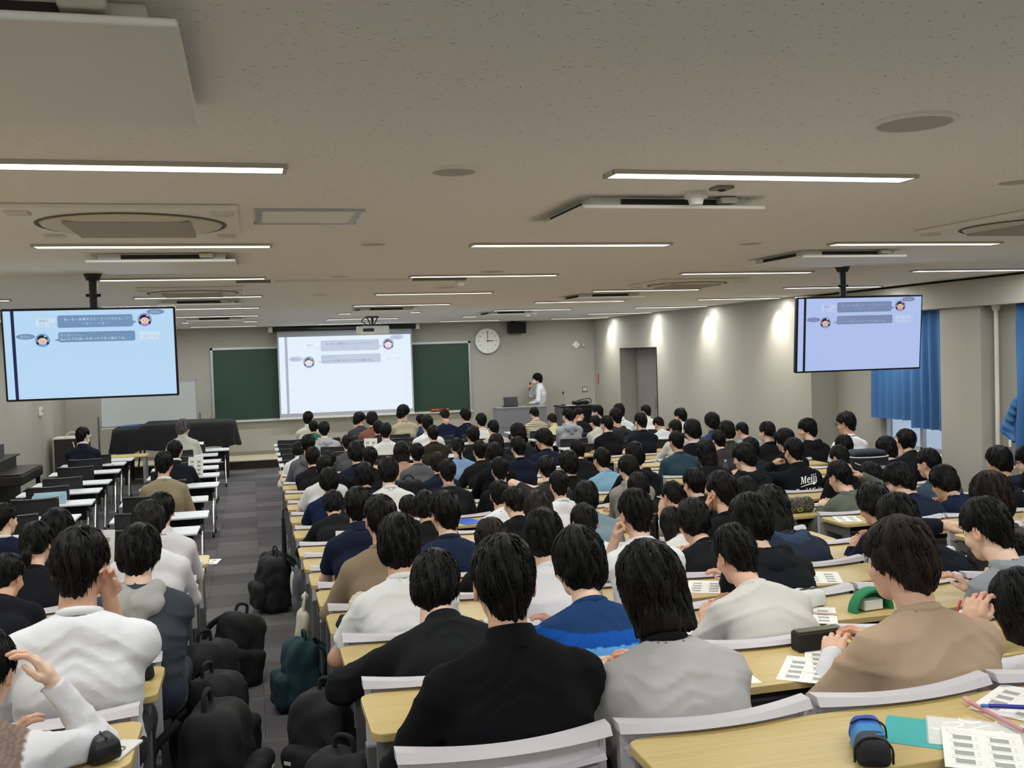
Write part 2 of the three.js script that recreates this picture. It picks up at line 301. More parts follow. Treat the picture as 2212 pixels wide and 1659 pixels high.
// ---------------------------------------------------------------- writing on the screens
const KANA = {
  'ね': '3,0 3,10|0,3 5,3 1,8|3,6 6,3 8,4 8.5,7 7,9 5.5,8.5 6.5,7.5 10,9.5', 'ー': '0,5 10,5', '来': '1,3 9,3|5,0 5,10|2,1.5 3.5,2.8|8,1 6.8,2.8|0,5.5 10,5.5|5,5.5 .5,9.5|5,5.5 9.5,9.5',
  '週': '.5,1 2,2|0,4 2,4 1.5,8|0,8.5 3,8.5 10,9.5|4,1 4,7.5|4,1 9.5,1 9.5,7.5|5,3 8.5,3|6.7,1.5 6.7,4.5|5,4.5 8.5,4.5|5.5,5.5 8,5.5 8,7 5.5,7 5.5,5.5', 'ネ': '4.5,0 5.5,1.5|1,3 9,3 1,8|5,5 5,10|6.5,5.5 9,7.5',
  'ズ': '1,2 7,2 5,6 0,10|5,6 8.5,9.5|8,0 9,1.5|9.2,0 10,1.2', 'ミ': '2,1 8,2.5|2,4.5 7.5,6|1,8 8.5,10', 'ラ': '2,1 8,1|1,4 9,4 7,8 3,10', 'ン': '1,2 4,4|1,9 6,7.5 9.5,3', 'ド': '3,0 3,10|3,4 8,6.5|6.5,0 7.5,2|8.5,0 9.5,1.8',
  '行': '3.5,0 .5,3|3.5,3 0,6.5|2.2,5 2.2,10|5,1.5 9.5,1.5|4.5,4.5 10,4.5|7.5,4.5 7.5,9.5 6,9', 'か': '.5,3.5 6,3 6,7 4.5,9.5 3.5,8.5|3.5,.5 .8,9.5|8,2 10,5', 'な': '.5,2.5 5,2.5|3,0 .5,6|7,2 9,3.5|6.5,4 6.5,8 4.5,9.5 3.5,8.5 5,7.5 9.5,9.5',
  'い': '1.5,2 1.5,7 3,9|7.5,3 9,7', '？': '2,2.5 3.5,.5 6.5,.5 8,2.5 5,5 5,7|5,9 5,10', '！': '5,0 5,7|5,9 5,10', 'く': '7,0 2,5 7,10', 'み': '1,1.5 5,1.5 2,8 .5,7.5 2,6 9.5,8|8,4 6.5,9.5', 'ん': '5,0 .5,9.5 4,5.5 5.5,8.5 8,9 9.8,6',
  'で': '.5,2 9,1.5 5,4 4.5,7 8,9.5|7.5,3.5 8.5,5|9,2.8 10,4.2', 'お': '.5,3 6,3|3,0 3,8.5 1,8.5 1,7 6,5 9,6.5 7.5,9.5|7.5,1.5 9.5,3', '揃': '0,3 4,3|2,0 2,9.5 1,9|0,7 4,5.5|5,2 10,2|6.3,0 6.8,2|8.7,0 8.2,2|5.3,4 5.3,10|5.3,4 7.2,4 7.2,10|8.2,4 8.2,9|9.8,3.5 9.8,10',
  'の': '5,1.5 3.5,8 1.5,8.5 .8,5.5 4,1.5 8,2 9.5,5.5 8,8.5 6,9.5', '耳': '.5,1 9.5,1|2.5,1 2.5,8|7.5,1 7.5,10|2.5,3.5 7.5,3.5|2.5,5.8 7.5,5.8|.5,8.3 9.5,7.8', 'つ': '.5,3.5 6,2 9.5,4 9,7 5,9', 'け': '1.5,.5 1,9.5|4,3 9.5,3|7,.5 7,6 5,9.5',
  'て': '.5,2 9.5,1.5 5,4.5 5,8 8,9.5', '写': '1,3 1,1 9.5,1 9,3|3.5,2.5 3,5.5 8.5,5.5 8,9.5 6.5,9|3.3,4 7.5,4|.5,7.5 8,7.5', 'メ': '8,.5 5,6 1,9.5|2.5,3 8.5,8', '撮': '0,3 3.5,3|1.7,0 1.7,9.5 .8,9|0,7 3.5,5.5|5,.5 9,.5 9,3.5 5,3.5 5,.5|5,2 9,2|4,5 10,5|5,5 5,9.5|5,7 7,7|4,9.3 7.5,8.8|7.5,6 10,6 8,10|7.8,7 10,10',
  'ろ': '2,1 7.5,1 1,6 5,4.5 8.5,6 8,9 4,10', 'う': '4,.5 7,1.8|1.5,4.5 6,3.2 8.5,5 7.5,8 4,10', '。': '2,8 3.5,7.5 4,9 2.5,10 1.5,9 2,8', 'さ': '1,3 9,2.5|4,0 7.5,6 6.5,6.5|2,6 2,8 5,9.5 8,9.5', '〜': '0,5.5 3,4 7,6 10,4.5',
  '既': '1,.5 4.5,.5 4.5,5 1,5 1,.5|1,2.8 4.5,2.8|1,5 1,9 3.5,7.5|3.5,6.5 5,9|6,1 10,1|6.5,1 6,4 10,4|8.3,1 8,5 5.5,10|8.3,4.5 8.5,9.5 10,9.5 10,8', '読': '1,.5 4,.5|0,2 5,2|1,3.7 4,3.7|1,5.3 4,5.3|1,7 4,7 4,10 1,10 1,7|5.5,1.5 10,1.5|7.7,0 7.7,3.2|6,3.2 9.5,3.2|5.5,6 5.5,4.8 10,4.8 10,6|7,6 5,10|8.5,6 8.5,9.5 10,9.5 10,8.5',
  'A': '0,10 5,0 10,10|2,6 8,6', 'B': '1,0 1,10 7,10 9,8 7,5 1,5|1,0 6,0 8,2.5 7,5', '2': '1,2.5 3.5,0 7,.5 8.5,3 1,10 9,10', '0': '5,0 1.5,3 1.5,7 5,10 8.5,7 8.5,3 5,0', '3': '1.5,1.5 5,0 8,2.5 4.5,5 8.5,7.5 5,10 1,8.5', ':': '5,3 5,4|5,7 5,8', '(': '7,0 4,3 4,7 7,10', ')': '3,0 6,3 6,7 3,10', '>': '2,2 8,5 2,8', '<': '8,2 2,5 8,8', '◎': '5,1 1,3.5 1.5,7.5 5,9.5 8.5,7.5 9,3.5 5,1|5,4 3.7,5.5 5,7 6.3,5.5 5,4', '…': '1,5 1.6,5|5,5 5.6,5|8.5,5 9.1,5',
};
function kana(g, text, x, y, s, color, pitch = 1.12) {
  g.strokeStyle = color; g.lineWidth = s * 0.085; g.lineCap = 'round'; g.lineJoin = 'round';
  for (const ch of text) {
    for (const st of (KANA[ch] || '').split('|')) { if (!st) continue; g.beginPath(); st.split(' ').forEach((p, i) => { const [a, b] = p.split(',').map(Number); g[i ? 'lineTo' : 'moveTo'](x + a * s * 0.095, y + b * s * 0.095); }); g.stroke(); }
    x += s * pitch;
  }
}
function avatar(g, x, y, r, c, pink) {
  g.save(); g.fillStyle = c.ring; g.beginPath(); g.arc(x, y, r, 0, 7); g.fill(); g.beginPath(); g.arc(x, y, r * 0.97, 0, 7); g.clip();
  g.fillStyle = pink ? '#c97fd8' : '#6fa8e8'; g.beginPath(); g.ellipse(x, y + r * 0.95, r * 0.55, r * 0.4, 0, 0, 7); g.fill();
  g.fillStyle = c.hair; for (const s of [-1, 1]) { g.beginPath(); g.ellipse(x + s * r * 0.68, y + r * 0.42, r * 0.16, r * 0.24, 0, 0, 7); g.fill(); }
  g.beginPath(); g.ellipse(x, y - r * 0.22, r * 0.68, r * 0.55, 0, 0, 7); g.fill();
  g.fillStyle = c.skin; g.beginPath(); g.ellipse(x, y + r * 0.12, r * 0.62, r * 0.48, 0, 0, 7); g.fill();
  g.fillStyle = c.hair; g.beginPath(); g.moveTo(x - r * 0.6, y); g.quadraticCurveTo(x - r * 0.3, y - r * 0.55, x, y - r * 0.4); g.quadraticCurveTo(x + r * 0.4, y - r * 0.5, x + r * 0.6, y); g.quadraticCurveTo(x + r * 0.4, y - r * 0.7, x, y - r * 0.7); g.quadraticCurveTo(x - r * 0.5, y - r * 0.7, x - r * 0.6, y); g.fill();
  g.strokeStyle = '#8a6a60'; g.lineWidth = r * 0.05; for (const s of [-1, 1]) { g.beginPath(); g.arc(x + s * r * 0.24, y + r * 0.14, r * 0.08, 3.3, 6.1); g.stroke(); }
  g.beginPath(); g.arc(x, y + r * 0.3, r * 0.1, 0.2, 2.9); g.stroke();
  g.fillStyle = pink ? '#e48ae0' : '#8fd0e8'; g.beginPath(); g.arc(x + r * 0.38, y - r * 0.62, r * 0.18, 0, 7); g.fill();
  g.restore();
}
const slide = (c) => canvas(1536, 864, (g, w, h) => {
  g.fillStyle = c.bg; g.fillRect(0, 0, w, h);
  g.fillStyle = c.bar; g.fillRect(w * 0.043, 0, w * 0.019, h);
  const bub = (x, y, bw, bh, tail) => { g.fillStyle = c.bubble; g.strokeStyle = c.edge; g.lineWidth = 3; g.beginPath(); g.roundRect(x, y, bw, bh, 16); g.fill(); g.stroke(); g.beginPath(); if (tail > 0) { g.moveTo(x + bw - 2, y + bh * 0.5); g.lineTo(x + bw + 42, y + bh * 0.62); g.lineTo(x + bw - 2, y + bh * 0.82); } else { g.moveTo(x + 2, y + bh * 0.62); g.lineTo(x - 44, y + bh * 0.8); g.lineTo(x + 2, y + bh * 0.9); } g.fill(); };
  g.fillStyle = c.box; g.fillRect(w * 0.186, h * 0.088, w * 0.113, h * 0.094); g.fillRect(w * 0.79, h * 0.26, w * 0.125, h * 0.092);
  kana(g, '既読2', w * 0.205, h * 0.1, 26, c.meta); kana(g, '20:00', w * 0.203, h * 0.142, 26, c.meta, 1.25); kana(g, '20:03', w * 0.812, h * 0.305, 26, c.meta, 1.25);
  bub(w * 0.312, h * 0.06, w * 0.44, h * 0.135, 1); bub(w * 0.312, h * 0.25, w * 0.45, h * 0.11, -1);
  kana(g, 'ねーねー来週ネズミーランド行かない？！', w * 0.35, h * 0.088, 28, c.ink, 1.16); kana(g, '(◎>…<◎)', w * 0.45, h * 0.138, 26, c.ink2, 1.4);
  kana(g, '行く行く〜〜。', w * 0.322, h * 0.268, 27, c.ink2, 1.16); kana(g, 'みんなでお揃いの耳つけて写メ撮ろうね。', w * 0.322, h * 0.312, 28, c.ink, 1.16);
  for (const [x, y, t] of [[0.893, 0.035, 'Aさん'], [0.122, 0.29, 'Bさん']]) { g.fillStyle = c.bubble; g.strokeStyle = c.edge; g.beginPath(); g.ellipse(w * x, h * y, w * 0.053, h * 0.03, 0, 0, 7); g.fill(); g.stroke(); kana(g, t, w * x - 44, h * y - 12, 26, c.ink, 1.12); }
  avatar(g, w * 0.826, h * 0.125, 66, c, true); avatar(g, w * 0.218, h * 0.335, 66, c, false);
});
const slideTV = slide({ bg: '#bfe2ff', bar: '#141a4a', bubble: '#7699bf', edge: '#5a72b8', box: '#d6ebfd', meta: '#8fa6c8', ink: '#dcebfb', ink2: '#cfe2f6', ring: '#7f9cc9', hair: '#10142c', skin: '#f3cdb8' });
const slideTV2 = slide({ bg: '#b6c9f7', bar: '#10121f', bubble: '#7e8db3', edge: '#59678c', box: '#c7d5fb', meta: '#7f8fb8', ink: '#a9b7db', ink2: '#a9b7db', ring: '#7f8fb4', hair: '#15141c', skin: '#e8bda6' });
const slideProj = slide({ bg: '#e3effc', bar: '#a9b2bf', bubble: '#c2cedf', edge: '#a3b4d0', box: '#e6f1fc', meta: '#aab9d0', ink: '#7d8ba3', ink2: '#9fb0c8', ring: '#9fb0cc', hair: '#6b6878', skin: '#efe9e2' });

// ---------------------------------------------------------------- the stage and the front wall
{
  const st = struct('trim_1', rb(12.1, 0.03, FRONT - 22.15, 2.14, 0.185, -(FRONT + 22.15) / 2, 0.008), M.stage, 'low stage platform with cream top and dark brown front');
  part('stage_front', bx(12.1, 0.17, 0.04, 2.14, 0.085, -22.2), M.stageFront, st);
  part('stage_body', bx(12.1, 0.16, FRONT - 22.25, 2.14, 0.08, -(FRONT + 22.25) / 2), M.stageFront, st);
  const bb = thing('blackboard', 'long dark green blackboard behind the projection screen', 'blackboard', [2.1, 1.8, -FRONT]);
  part('board_panel', bx(2.92, 1.58, 0.03, -1.46, 0, 0.02), M.greenBoard, bb); part('board_panel', bx(2.92, 1.58, 0.03, 1.46, 0, 0.02), M.greenBoard, bb);
  part('frame', merge([bx(5.94, 0.05, 0.06, 0, 0.815, 0.03), bx(0.05, 1.68, 0.06, -2.945, 0, 0.03), bx(0.05, 1.68, 0.06, 2.945, 0, 0.03), bx(5.94, 0.03, 0.05, 0, -0.805, 0.03)]), M.alu, bb);
  part('chalk_tray', rb(5.98, 0.025, 0.11, 0, -0.83, 0.06), M.offwhite, bb);
  for (const [x, t] of [[4.17, 0], [4.4, 0.1]]) { const e = thing('board_eraser', x < 4.3 ? 'orange board eraser on the chalk tray, beside its twin' : 'orange board eraser with white mark nearer the clock', 'eraser', [x, 0.985, -FRONT + 0.06], t); part('felt', rb(0.2, 0.03, 0.06, 0, 0.014, 0), M.darkMetal, e); part('back', rb(0.2, 0.045, 0.06, 0, 0.05, 0), std('#c9571f', 0.6), e); }
  const ps = thing('projection_screen', 'pull-down projection screen showing a bright chat slide', 'screen', [2.12, 1.98, -23.08]);
  part('fabric', bx(3.06, 1.98, 0.01, 0, 0, 0), std('#b9bcc4', 0.8), ps);
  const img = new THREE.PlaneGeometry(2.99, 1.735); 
  const im = part('slide_image', img, std('#000000', 0.9, { emissive: '#ffffff', emissiveMap: slideProj, emissiveIntensity: 1.0 }), ps, [0, -0.01, 0.008]);  // emissive slide stands in for the projector beam, which casts no light
  part('roller_case', rb(3.3, 0.1, 0.12, 0, 1.035, 0, 0.03), M.blackGloss, ps);
  part('bottom_bar', rb(3.08, 0.045, 0.03, 0, -0.985, 0.004), M.white, ps);
  for (const s of [-1, 1]) part('bracket', rb(0.09, 0.12, 0.14, s * 1.67, 1.03, 0), M.white, ps);
  part('pull_tab', bx(0.08, 0.03, 0.02, 0, -1.02, 0.004), M.grey, ps);
  const pj = thing('projector', 'white projector hanging on a black bracket before the screen', 'projector', [2.19, CEIL, -18.4]);
  part('bracket', merge([cyl(0.02, 0.02, 0.16, 0, -0.08, 0), bx(0.22, 0.02, 0.16, 0, -0.01, 0), bar([-0.1, -0.01, 0], [-0.03, -0.16, 0], 0.01), bar([0.1, -0.01, 0], [0.03, -0.16, 0], 0.01), bx(0.3, 0.02, 0.24, 0, -0.165, 0)]), M.darkMetal, pj);
  part('cable', tube([[-0.12, -0.01, 0.02], [-0.2, -0.08, 0.04], [-0.08, -0.17, 0.08]], 0.008), M.black, pj);
  part('housing', rb(0.56, 0.16, 0.42, 0, -0.255, 0, 0.025, 3), M.white, pj);
  part('vent_panel', bx(0.2, 0.06, 0.006, -0.1, -0.25, 0.212), M.darkMetal, pj);
  part('lens', new THREE.CylinderGeometry(0.05, 0.055, 0.06, 20).rotateX(Math.PI / 2).translate(0.12, -0.26, -0.23), M.blackGloss, pj);
  // clock
  const ck = thing('wall_clock', 'large round wall clock reading three o’clock', 'clock', [5.5, 2.63, -FRONT]);
  const face = canvas(512, 512, (g, w) => {
    g.fillStyle = '#efeee8'; g.fillRect(0, 0, w, w); g.fillStyle = '#26282c'; g.font = '52px sans-serif'; g.textAlign = 'center'; g.textBaseline = 'middle';
    for (let k = 1; k <= 12; k++) { const a = k * Math.PI / 6; g.fillText(String(k), 256 + Math.sin(a) * 182, 256 - Math.cos(a) * 182); }
    for (let k = 0; k < 60; k++) { const a = k * Math.PI / 30; g.beginPath(); g.arc(256 + Math.sin(a) * 226, 256 - Math.cos(a) * 226, k % 5 ? 2 : 4.5, 0, 7); g.fill(); }
    g.strokeStyle = '#c9c7c0'; g.lineWidth = 2; g.beginPath(); g.moveTo(200, 356); g.lineTo(312, 356); g.stroke();
  });
  part('dial', new THREE.CircleGeometry(0.3, 48).translate(0, 0, 0.04), std('#ffffff', 0.5, { map: face }), ck);
  part('rim', new THREE.LatheGeometry([[0.26, 0], [0.315, 0.0], [0.318, 0.05], [0.3, 0.06], [0.292, 0.042]].map((p) => new THREE.Vector2(...p)), 56).rotateX(Math.PI / 2), M.alu, ck);
  part('hour_hand', rb(0.17, 0.016, 0.006, 0.065, 0, 0.05, 0.004), M.black, ck); part('minute_hand', rb(0.012, 0.26, 0.006, 0, 0.095, 0.056, 0.004), M.black, ck); part('hub', cyl(0.012, 0.012, 0.02, 0, 0, 0).rotateX(Math.PI / 2).translate(0, 0, 0.055), M.black, ck);
  const sp = thing('loudspeaker', 'black box loudspeaker bracketed under the ceiling beside the clock', 'loudspeaker', [6.2, 2.92, -FRONT + 0.16]);
  part('cabinet', rb(0.42, 0.27, 0.24, 0, 0, 0, 0.02), M.black, sp); part('grille', rb(0.38, 0.23, 0.012, 0, 0, 0.122, 0.006), std('#17171a', 0.9), sp); part('bracket', bx(0.08, 0.05, 0.06, -0.08, 0.15, -0.04), M.darkMetal, sp);
  const ro = thing('wireless_router', 'white diamond shaped wireless box on the front wall', 'router', [7.73, 2.47, -FRONT + 0.02]);
  part('case', rb(0.15, 0.15, 0.035, 0, 0, 0, 0.012).rotateZ(Math.PI / 4), M.white, ro); part('indicator', ball(0.008, 0, -0.06, 0.02), std('#7f8cff', 0.4, { emissive: '#5a6bff', emissiveIntensity: 0.8 }), ro);
  const wb = thing('wall_box', 'small grey junction box beside the diamond shaped wireless box', 'junction box', [7.92, 2.47, -FRONT + 0.02]);
  part('case', rb(0.07, 0.13, 0.04, 0, 0, 0, 0.006), std('#b5b0a4', 0.6), wb); part('cover', rb(0.045, 0.045, 0.01, 0, -0.01, 0.022, 0.004), M.offwhite, wb);
  const sw = thing('light_switch', 'grey framed double light switch near the front corner', 'light switch', [7.93, 1.37, -FRONT + 0.008]);
  part('frame', rb(0.13, 0.13, 0.014, 0, 0, 0, 0.006), std('#6f6b60', 0.5), sw); for (const s of [-1, 1]) part('rocker', rb(0.036, 0.08, 0.012, s * 0.026, 0, 0.01, 0.004), M.white, sw);
  const rt = solo('red_notice', rb(0.006, 0.27, 0.07, 0, 0, 0, 0.002), std('#b9354a', 0.6), 'narrow red notice strip on the right wall by the corner', 'notice', [RIGHT - 0.004, 1.62, -23.0]);
  const th = thing('wall_thermostat', 'small pale control box on the left wall below the hanging screen', 'control box', [LEFT + 0.02, 1.5, -20.6]);
  part('case', rb(0.04, 0.16, 0.2, 0, 0, 0, 0.008), M.white, th); part('dial', rb(0.012, 0.05, 0.06, 0.024, 0.01, 0, 0.004), M.grey, th);
  // lectern with laptop, bottle, rack
  const le = thing('lectern', 'plain grey lectern panel at the edge of the stage', 'lectern', [6.02, 0.2, -22.42]);
  part('front_panel', rb(1.16, 0.86, 0.03, 0, 0.43, 0.25, 0.008), M.grey, le); for (const s of [-1, 1]) part('side_panel', rb(0.03, 0.84, 0.5, s * 0.565, 0.42, 0, 0.008), M.grey, le); part('top', rb(1.18, 0.03, 0.55, 0, 0.86, 0, 0.008), std('#9a9b9e', 0.5), le); part('front_rail', bx(1.1, 0.02, 0.004, 0, 0.42, 0.267), std('#7d7e82', 0.5), le);
  const lp = thing('laptop', 'black laptop open on the grey lectern', 'laptop', [5.79, 1.076, -22.42]);
  part('base', rb(0.34, 0.018, 0.24, 0, 0.009, 0), M.black, lp); part('screen_lid', rb(0.34, 0.22, 0.012, 0, 0.11, 0, 0.006).rotateX(R(-14)).translate(0, 0.012, 0.12), M.blackGloss, lp);
  const wbt = thing('water_bottle', 'clear plastic water bottle with blue cap on the lectern', 'bottle', [6.37, 1.076, -22.42]);
  part('bottle_body', new THREE.LatheGeometry([[0, 0], [0.032, 0.002], [0.033, 0.12], [0.03, 0.14], [0.014, 0.17], [0.013, 0.19]].map((p) => new THREE.Vector2(...p)), 20), phys('#dfeaf2', 0.08, { transmission: 0.9, thickness: 0, ior: 1.4 }), wbt); part('label_band', cyl(0.034, 0.034, 0.05, 0, 0.075, 0, 20), M.white, wbt); part('cap', cyl(0.015, 0.015, 0.02, 0, 0.2, 0, 16), std('#3f6fc4', 0.5), wbt);
  const rk = thing('equipment_rack', 'black wheeled equipment rack to the right of the lecturer', 'rack', [7.2, 0, -21.9]);
  part('cabinet', rb(0.78, 0.9, 0.5, 0, 0.6, 0, 0.015), M.black, rk); part('top_board', rb(0.84, 0.035, 0.56, 0, 1.06, 0, 0.01), std('#26262a', 0.5), rk); part('side_post', rb(0.06, 0.92, 0.5, -0.38, 0.58, 0.01, 0.01), M.legGrey, rk); part('front_door', rb(0.6, 0.8, 0.015, 0.05, 0.58, 0.256, 0.006), M.blackGloss, rk); for (const a of [-1, 1]) for (const b of [-1, 1]) part('caster', new THREE.CylinderGeometry(0.04, 0.04, 0.03, 14).rotateZ(Math.PI / 2).translate(a * 0.34, 0.04, b * 0.2), M.black, rk);
  const mc = thing('gooseneck_microphone', 'slim gooseneck microphone standing on the equipment rack', 'microphone', [6.95, 1.078, -21.95]);
  part('base', cyl(0.05, 0.055, 0.02, 0, 0.01, 0, 20), M.black, mc); part('neck', tube([[0, 0.02, 0], [0, 0.14, 0], [-0.005, 0.26, 0.01]], 0.005), M.metal, mc); part('head', cyl(0.014, 0.02, 0.06, -0.005, 0.29, 0.01, 14), M.black, mc);
  const hb = thing('shoulder_bag', 'black shoulder bag lying on the equipment rack', 'bag', [7.35, 1.078, -21.9]);
  part('pouch', sdf([cap([-0.16, 0.05, 0], [0.18, 0.05, 0], 0.05, 0.04)], 0.02, 0.014, (d, x, y, z) => Math.max(d, -y) + 0.006 * Math.sin(x * 40)), std('#121215', 0.7), hb); part('strap', tube([[-0.1, 0.09, 0], [0.1, 0.13, 0.02], [0.24, 0.12, 0], [0.25, 0.05, 0.02], [0.16, 0.04, 0.05]], 0.012), M.black, hb);
  const pp = thing('paper_stack', 'small stack of white sheets on the equipment rack', 'papers', [7.05, 1.078, -21.75]); part('sheet', bx(0.21, 0.008, 0.15, 0, 0.004, 0), M.paper, pp);
  // whiteboard on wheels
  const wh = thing('whiteboard', 'mobile whiteboard standing behind the covered piano', 'whiteboard', [-2.08, 0, -21.95]);
  part('board', rb(1.88, 0.9, 0.03, 0, 1.52, 0, 0.01), std('#d7dbdc', 0.3), wh); part('edge_frame', merge([bx(1.92, 0.025, 0.04, 0, 1.98, 0), bx(1.92, 0.025, 0.04, 0, 1.06, 0), bx(0.025, 0.93, 0.04, -0.955, 1.52, 0), bx(0.025, 0.93, 0.04, 0.955, 1.52, 0)]), M.alu, wh); part('pen_tray', rb(1.88, 0.02, 0.08, 0, 1.02, 0.04), M.alu, wh);
  for (const s of [-1, 1]) { part('post', bx(0.035, 1.15, 0.035, s * 1.0, 0.7, 0), M.legGrey, wh); part('foot', bx(0.05, 0.04, 0.5, s * 1.0, 0.06, 0), M.legGrey, wh); for (const q of [-0.22, 0.22]) part('caster', cyl(0.03, 0.03, 0.025, 0, 0, 0, 14).rotateZ(Math.PI / 2).translate(s * 1.0, 0.03, q), M.black, wh); }
  // grand piano under its cover
  const gp = thing('grand_piano', 'grand piano hidden under a draped black cover', 'piano', [-1.5, 0, -20.9]);
  {
    const outl = []; for (let i = 0; i <= 64; i++) { const a = i / 64 * Math.PI * 2; let x = Math.cos(a), z = Math.sin(a); const rx = 1.17, rz = 0.66; outl.push([Math.sign(x) * Math.pow(Math.abs(x), 0.55) * rx, Math.sign(z) * Math.pow(Math.abs(z), 0.6) * rz * (x < 0 ? 1 : 1 - 0.25 * x)]); }
    const pos = [], ind = [], rings = 12;
    for (let r = 0; r <= rings; r++) for (let i = 0; i <= 64; i++) {
      const [x, z] = outl[i % 64], t = r / rings; let k, y;
      if (t < 0.35) { k = t / 0.35 * 0.985; y = 1.17; } else { const q = (t - 0.35) / 0.65; k = 0.985 + 0.03 * Math.sqrt(q) + q * (0.03 + 0.035 * Math.sin(i * 1.3) * q); y = 1.17 - 0.5 * q - 0.02 * q * Math.sin(i * 0.9); }
      pos.push(x * k, y + (x < -0.6 ? -0.05 : 0.0), z * k);
    }
    for (let r = 0; r < rings; r++) for (let i = 0; i < 64; i++) { const a = r * 65 + i, b = a + 65; ind.push(a, a + 1, b, a + 1, b + 1, b); }
    const g = new THREE.BufferGeometry(); g.setAttribute('position', new THREE.Float32BufferAttribute(pos, 3)); g.setIndex(ind); g.computeVertexNormals();
    part('cover', g, std('#0d0d12', 0.85, { side: THREE.DoubleSide }), gp);
    part('body', rb(1.7, 0.3, 0.7, -0.1, 0.9, 0, 0.1), M.black, gp);
    for (const [x, z] of [[-0.9, 0.35], [0.95, 0.2], [-0.9, -0.4]]) part('leg', cyl(0.07, 0.045, 0.72, x, 0.36, z, 12), M.black, gp);
    part('pedal_lyre', merge([bar([-0.75, 0.12, 0.1], [-0.65, 0.75, 0.05], 0.015), bar([-0.6, 0.12, 0.1], [-0.6, 0.75, 0.05], 0.015), bx(0.3, 0.05, 0.1, -0.66, 0.12, 0.1)]), M.black, gp);
  }
  solo('blue_folder', rb(0.36, 0.015, 0.24, 0, 0.008, 0, 0.004), std('#2f4aa8', 0.5), 'blue folder lying on the covered grand piano', 'folder', [-2.35, 1.126, -20.7], 0.2);
  const pb = thing('piano_bench', 'black padded piano bench tucked under the grand piano', 'bench', [-1.35, 0, -20.0]); part('cushion', rb(0.75, 0.08, 0.34, 0, 0.44, 0, 0.03), M.black, pb); for (const a of [-1, 1]) for (const b of [-1, 1]) part('leg', bx(0.04, 0.4, 0.04, a * 0.33, 0.2, b * 0.13), M.black, pb);
  // digital piano by the left wall
  const dp = thing('digital_piano', 'dark brown digital piano against the left wall', 'piano', [LEFT + 0.035, 0, -16.4]);
  const dpm = std('#191514', 0.45);
  part('back_cabinet', rb(0.24, 0.98, 1.5, 0.13, 0.49, 0, 0.01), dpm, dp); part('key_bed', rb(0.46, 0.14, 1.5, 0.4, 0.72, 0, 0.015), dpm, dp); part('key_lid', rb(0.4, 0.02, 1.46, 0.42, 0.805, 0, 0.006), std('#241d1a', 0.35), dp); part('top_ledge', rb(0.3, 0.025, 1.54, 0.15, 0.985, 0, 0.006), dpm, dp);
  for (const s of [-1, 1]) part('leg', rb(0.06, 0.66, 0.07, 0.56, 0.33, s * 0.7, 0.01), dpm, dp); part('toe_block', rb(0.5, 0.06, 0.07, 0.35, 0.03, -0.7, 0.01), dpm, dp); part('toe_block', rb(0.5, 0.06, 0.07, 0.35, 0.03, 0.7, 0.01), dpm, dp);
  part('music_rest', rb(0.02, 0.22, 0.55, 0.2, 1.1, 0.1, 0.006).rotateZ(0.0), std('#3d4044', 0.5), dp);
  const ds = thing('piano_stool', 'black stool pushed under the digital piano', 'stool', [LEFT + 0.75, 0, -16.2]); part('cushion', rb(0.34, 0.07, 0.5, 0, 0.5, 0, 0.03), M.black, ds); for (const a of [-1, 1]) for (const b of [-1, 1]) part('leg', bx(0.035, 0.47, 0.035, a * 0.13, 0.235, b * 0.2), M.black, ds);
  const yt = thing('side_desk', 'lone pale wood desk in front of the covered piano', 'desk', [-2.3, 0, -18.95]); part('top', rb(0.9, 0.03, 0.5, 0, 0.705, 0, 0.01), M.desk, yt); for (const a of [-1, 1]) for (const b of [-1, 1]) part('leg', bx(0.045, 0.69, 0.045, a * 0.4, 0.345, b * 0.2), M.alu, yt);
  // corner shelf with white cable loop behind the suited man
  const cs = thing('corner_cabinet', 'dark cabinet with pale top in the front corner', 'cabinet', [-3.5, 0, -21.4]); part('body', rb(0.6, 0.9, 0.5, 0, 0.45, 0, 0.01), std('#26221f', 0.6), cs); part('top', rb(0.64, 0.03, 0.54, 0, 0.92, 0, 0.006), M.offwhite, cs); part('cable_loop', tube([[-0.1, 0.94, 0.2], [0, 1.04, 0.24], [0.15, 1.0, 0.28], [0.2, 0.8, 0.29], [0.1, 0.7, 0.28], [0.05, 0.85, 0.28]], 0.012), M.white, cs);
}
// ---------------------------------------------------------------- hanging televisions
function television(name, label, x, z, cy, cx, yaw, tilt, w, h, map) {
  const t = thing(name, label, 'television', [x, CEIL, -z]);
  part('ceiling_plate', cyl(0.07, 0.05, 0.05, 0, -0.025, 0, 20), M.darkMetal, t);
  part('pole', cyl(0.032, 0.032, CEIL - cy, 0, -(CEIL - cy) / 2, 0, 16), M.darkMetal, t);
  part('clamp_knob', bar([-0.055, -(CEIL - cy) + h / 2 + 0.1, 0], [0.055, -(CEIL - cy) + h / 2 + 0.1, 0], 0.012), M.black, t);
  const s = part('display', rb(w, h, 0.05, 0, 0, 0.0, 0.012), M.blackGloss, t, [cx - x, cy - CEIL, 0.09]); s.rotation.set(R(tilt), R(yaw), 0, 'YXZ');
  part('panel_glass', new THREE.PlaneGeometry(w - 0.035, h - 0.035).translate(0, 0, 0.027), phys('#05060a', 0.16, { emissive: '#ffffff', emissiveMap: map, emissiveIntensity: 0.9, clearcoat: 0.5, clearcoatRoughness: 0.15 }), s);
  part('rear_mount', rb(0.3, 0.3, 0.06, 0, 0, -0.055, 0.01), M.darkMetal, s);
}
television('hanging_television', 'hanging television by the piano wall, pale blue chat slide', -1.175, 8.42, 2.463, -1.19, 0, 5, 1.26, 0.71, slideTV);
television('hanging_television', 'hanging television on the window side before the blue curtain', 5.5, 8.43, 2.443, 5.6, -4, 5, 1.3, 0.715, slideTV2);
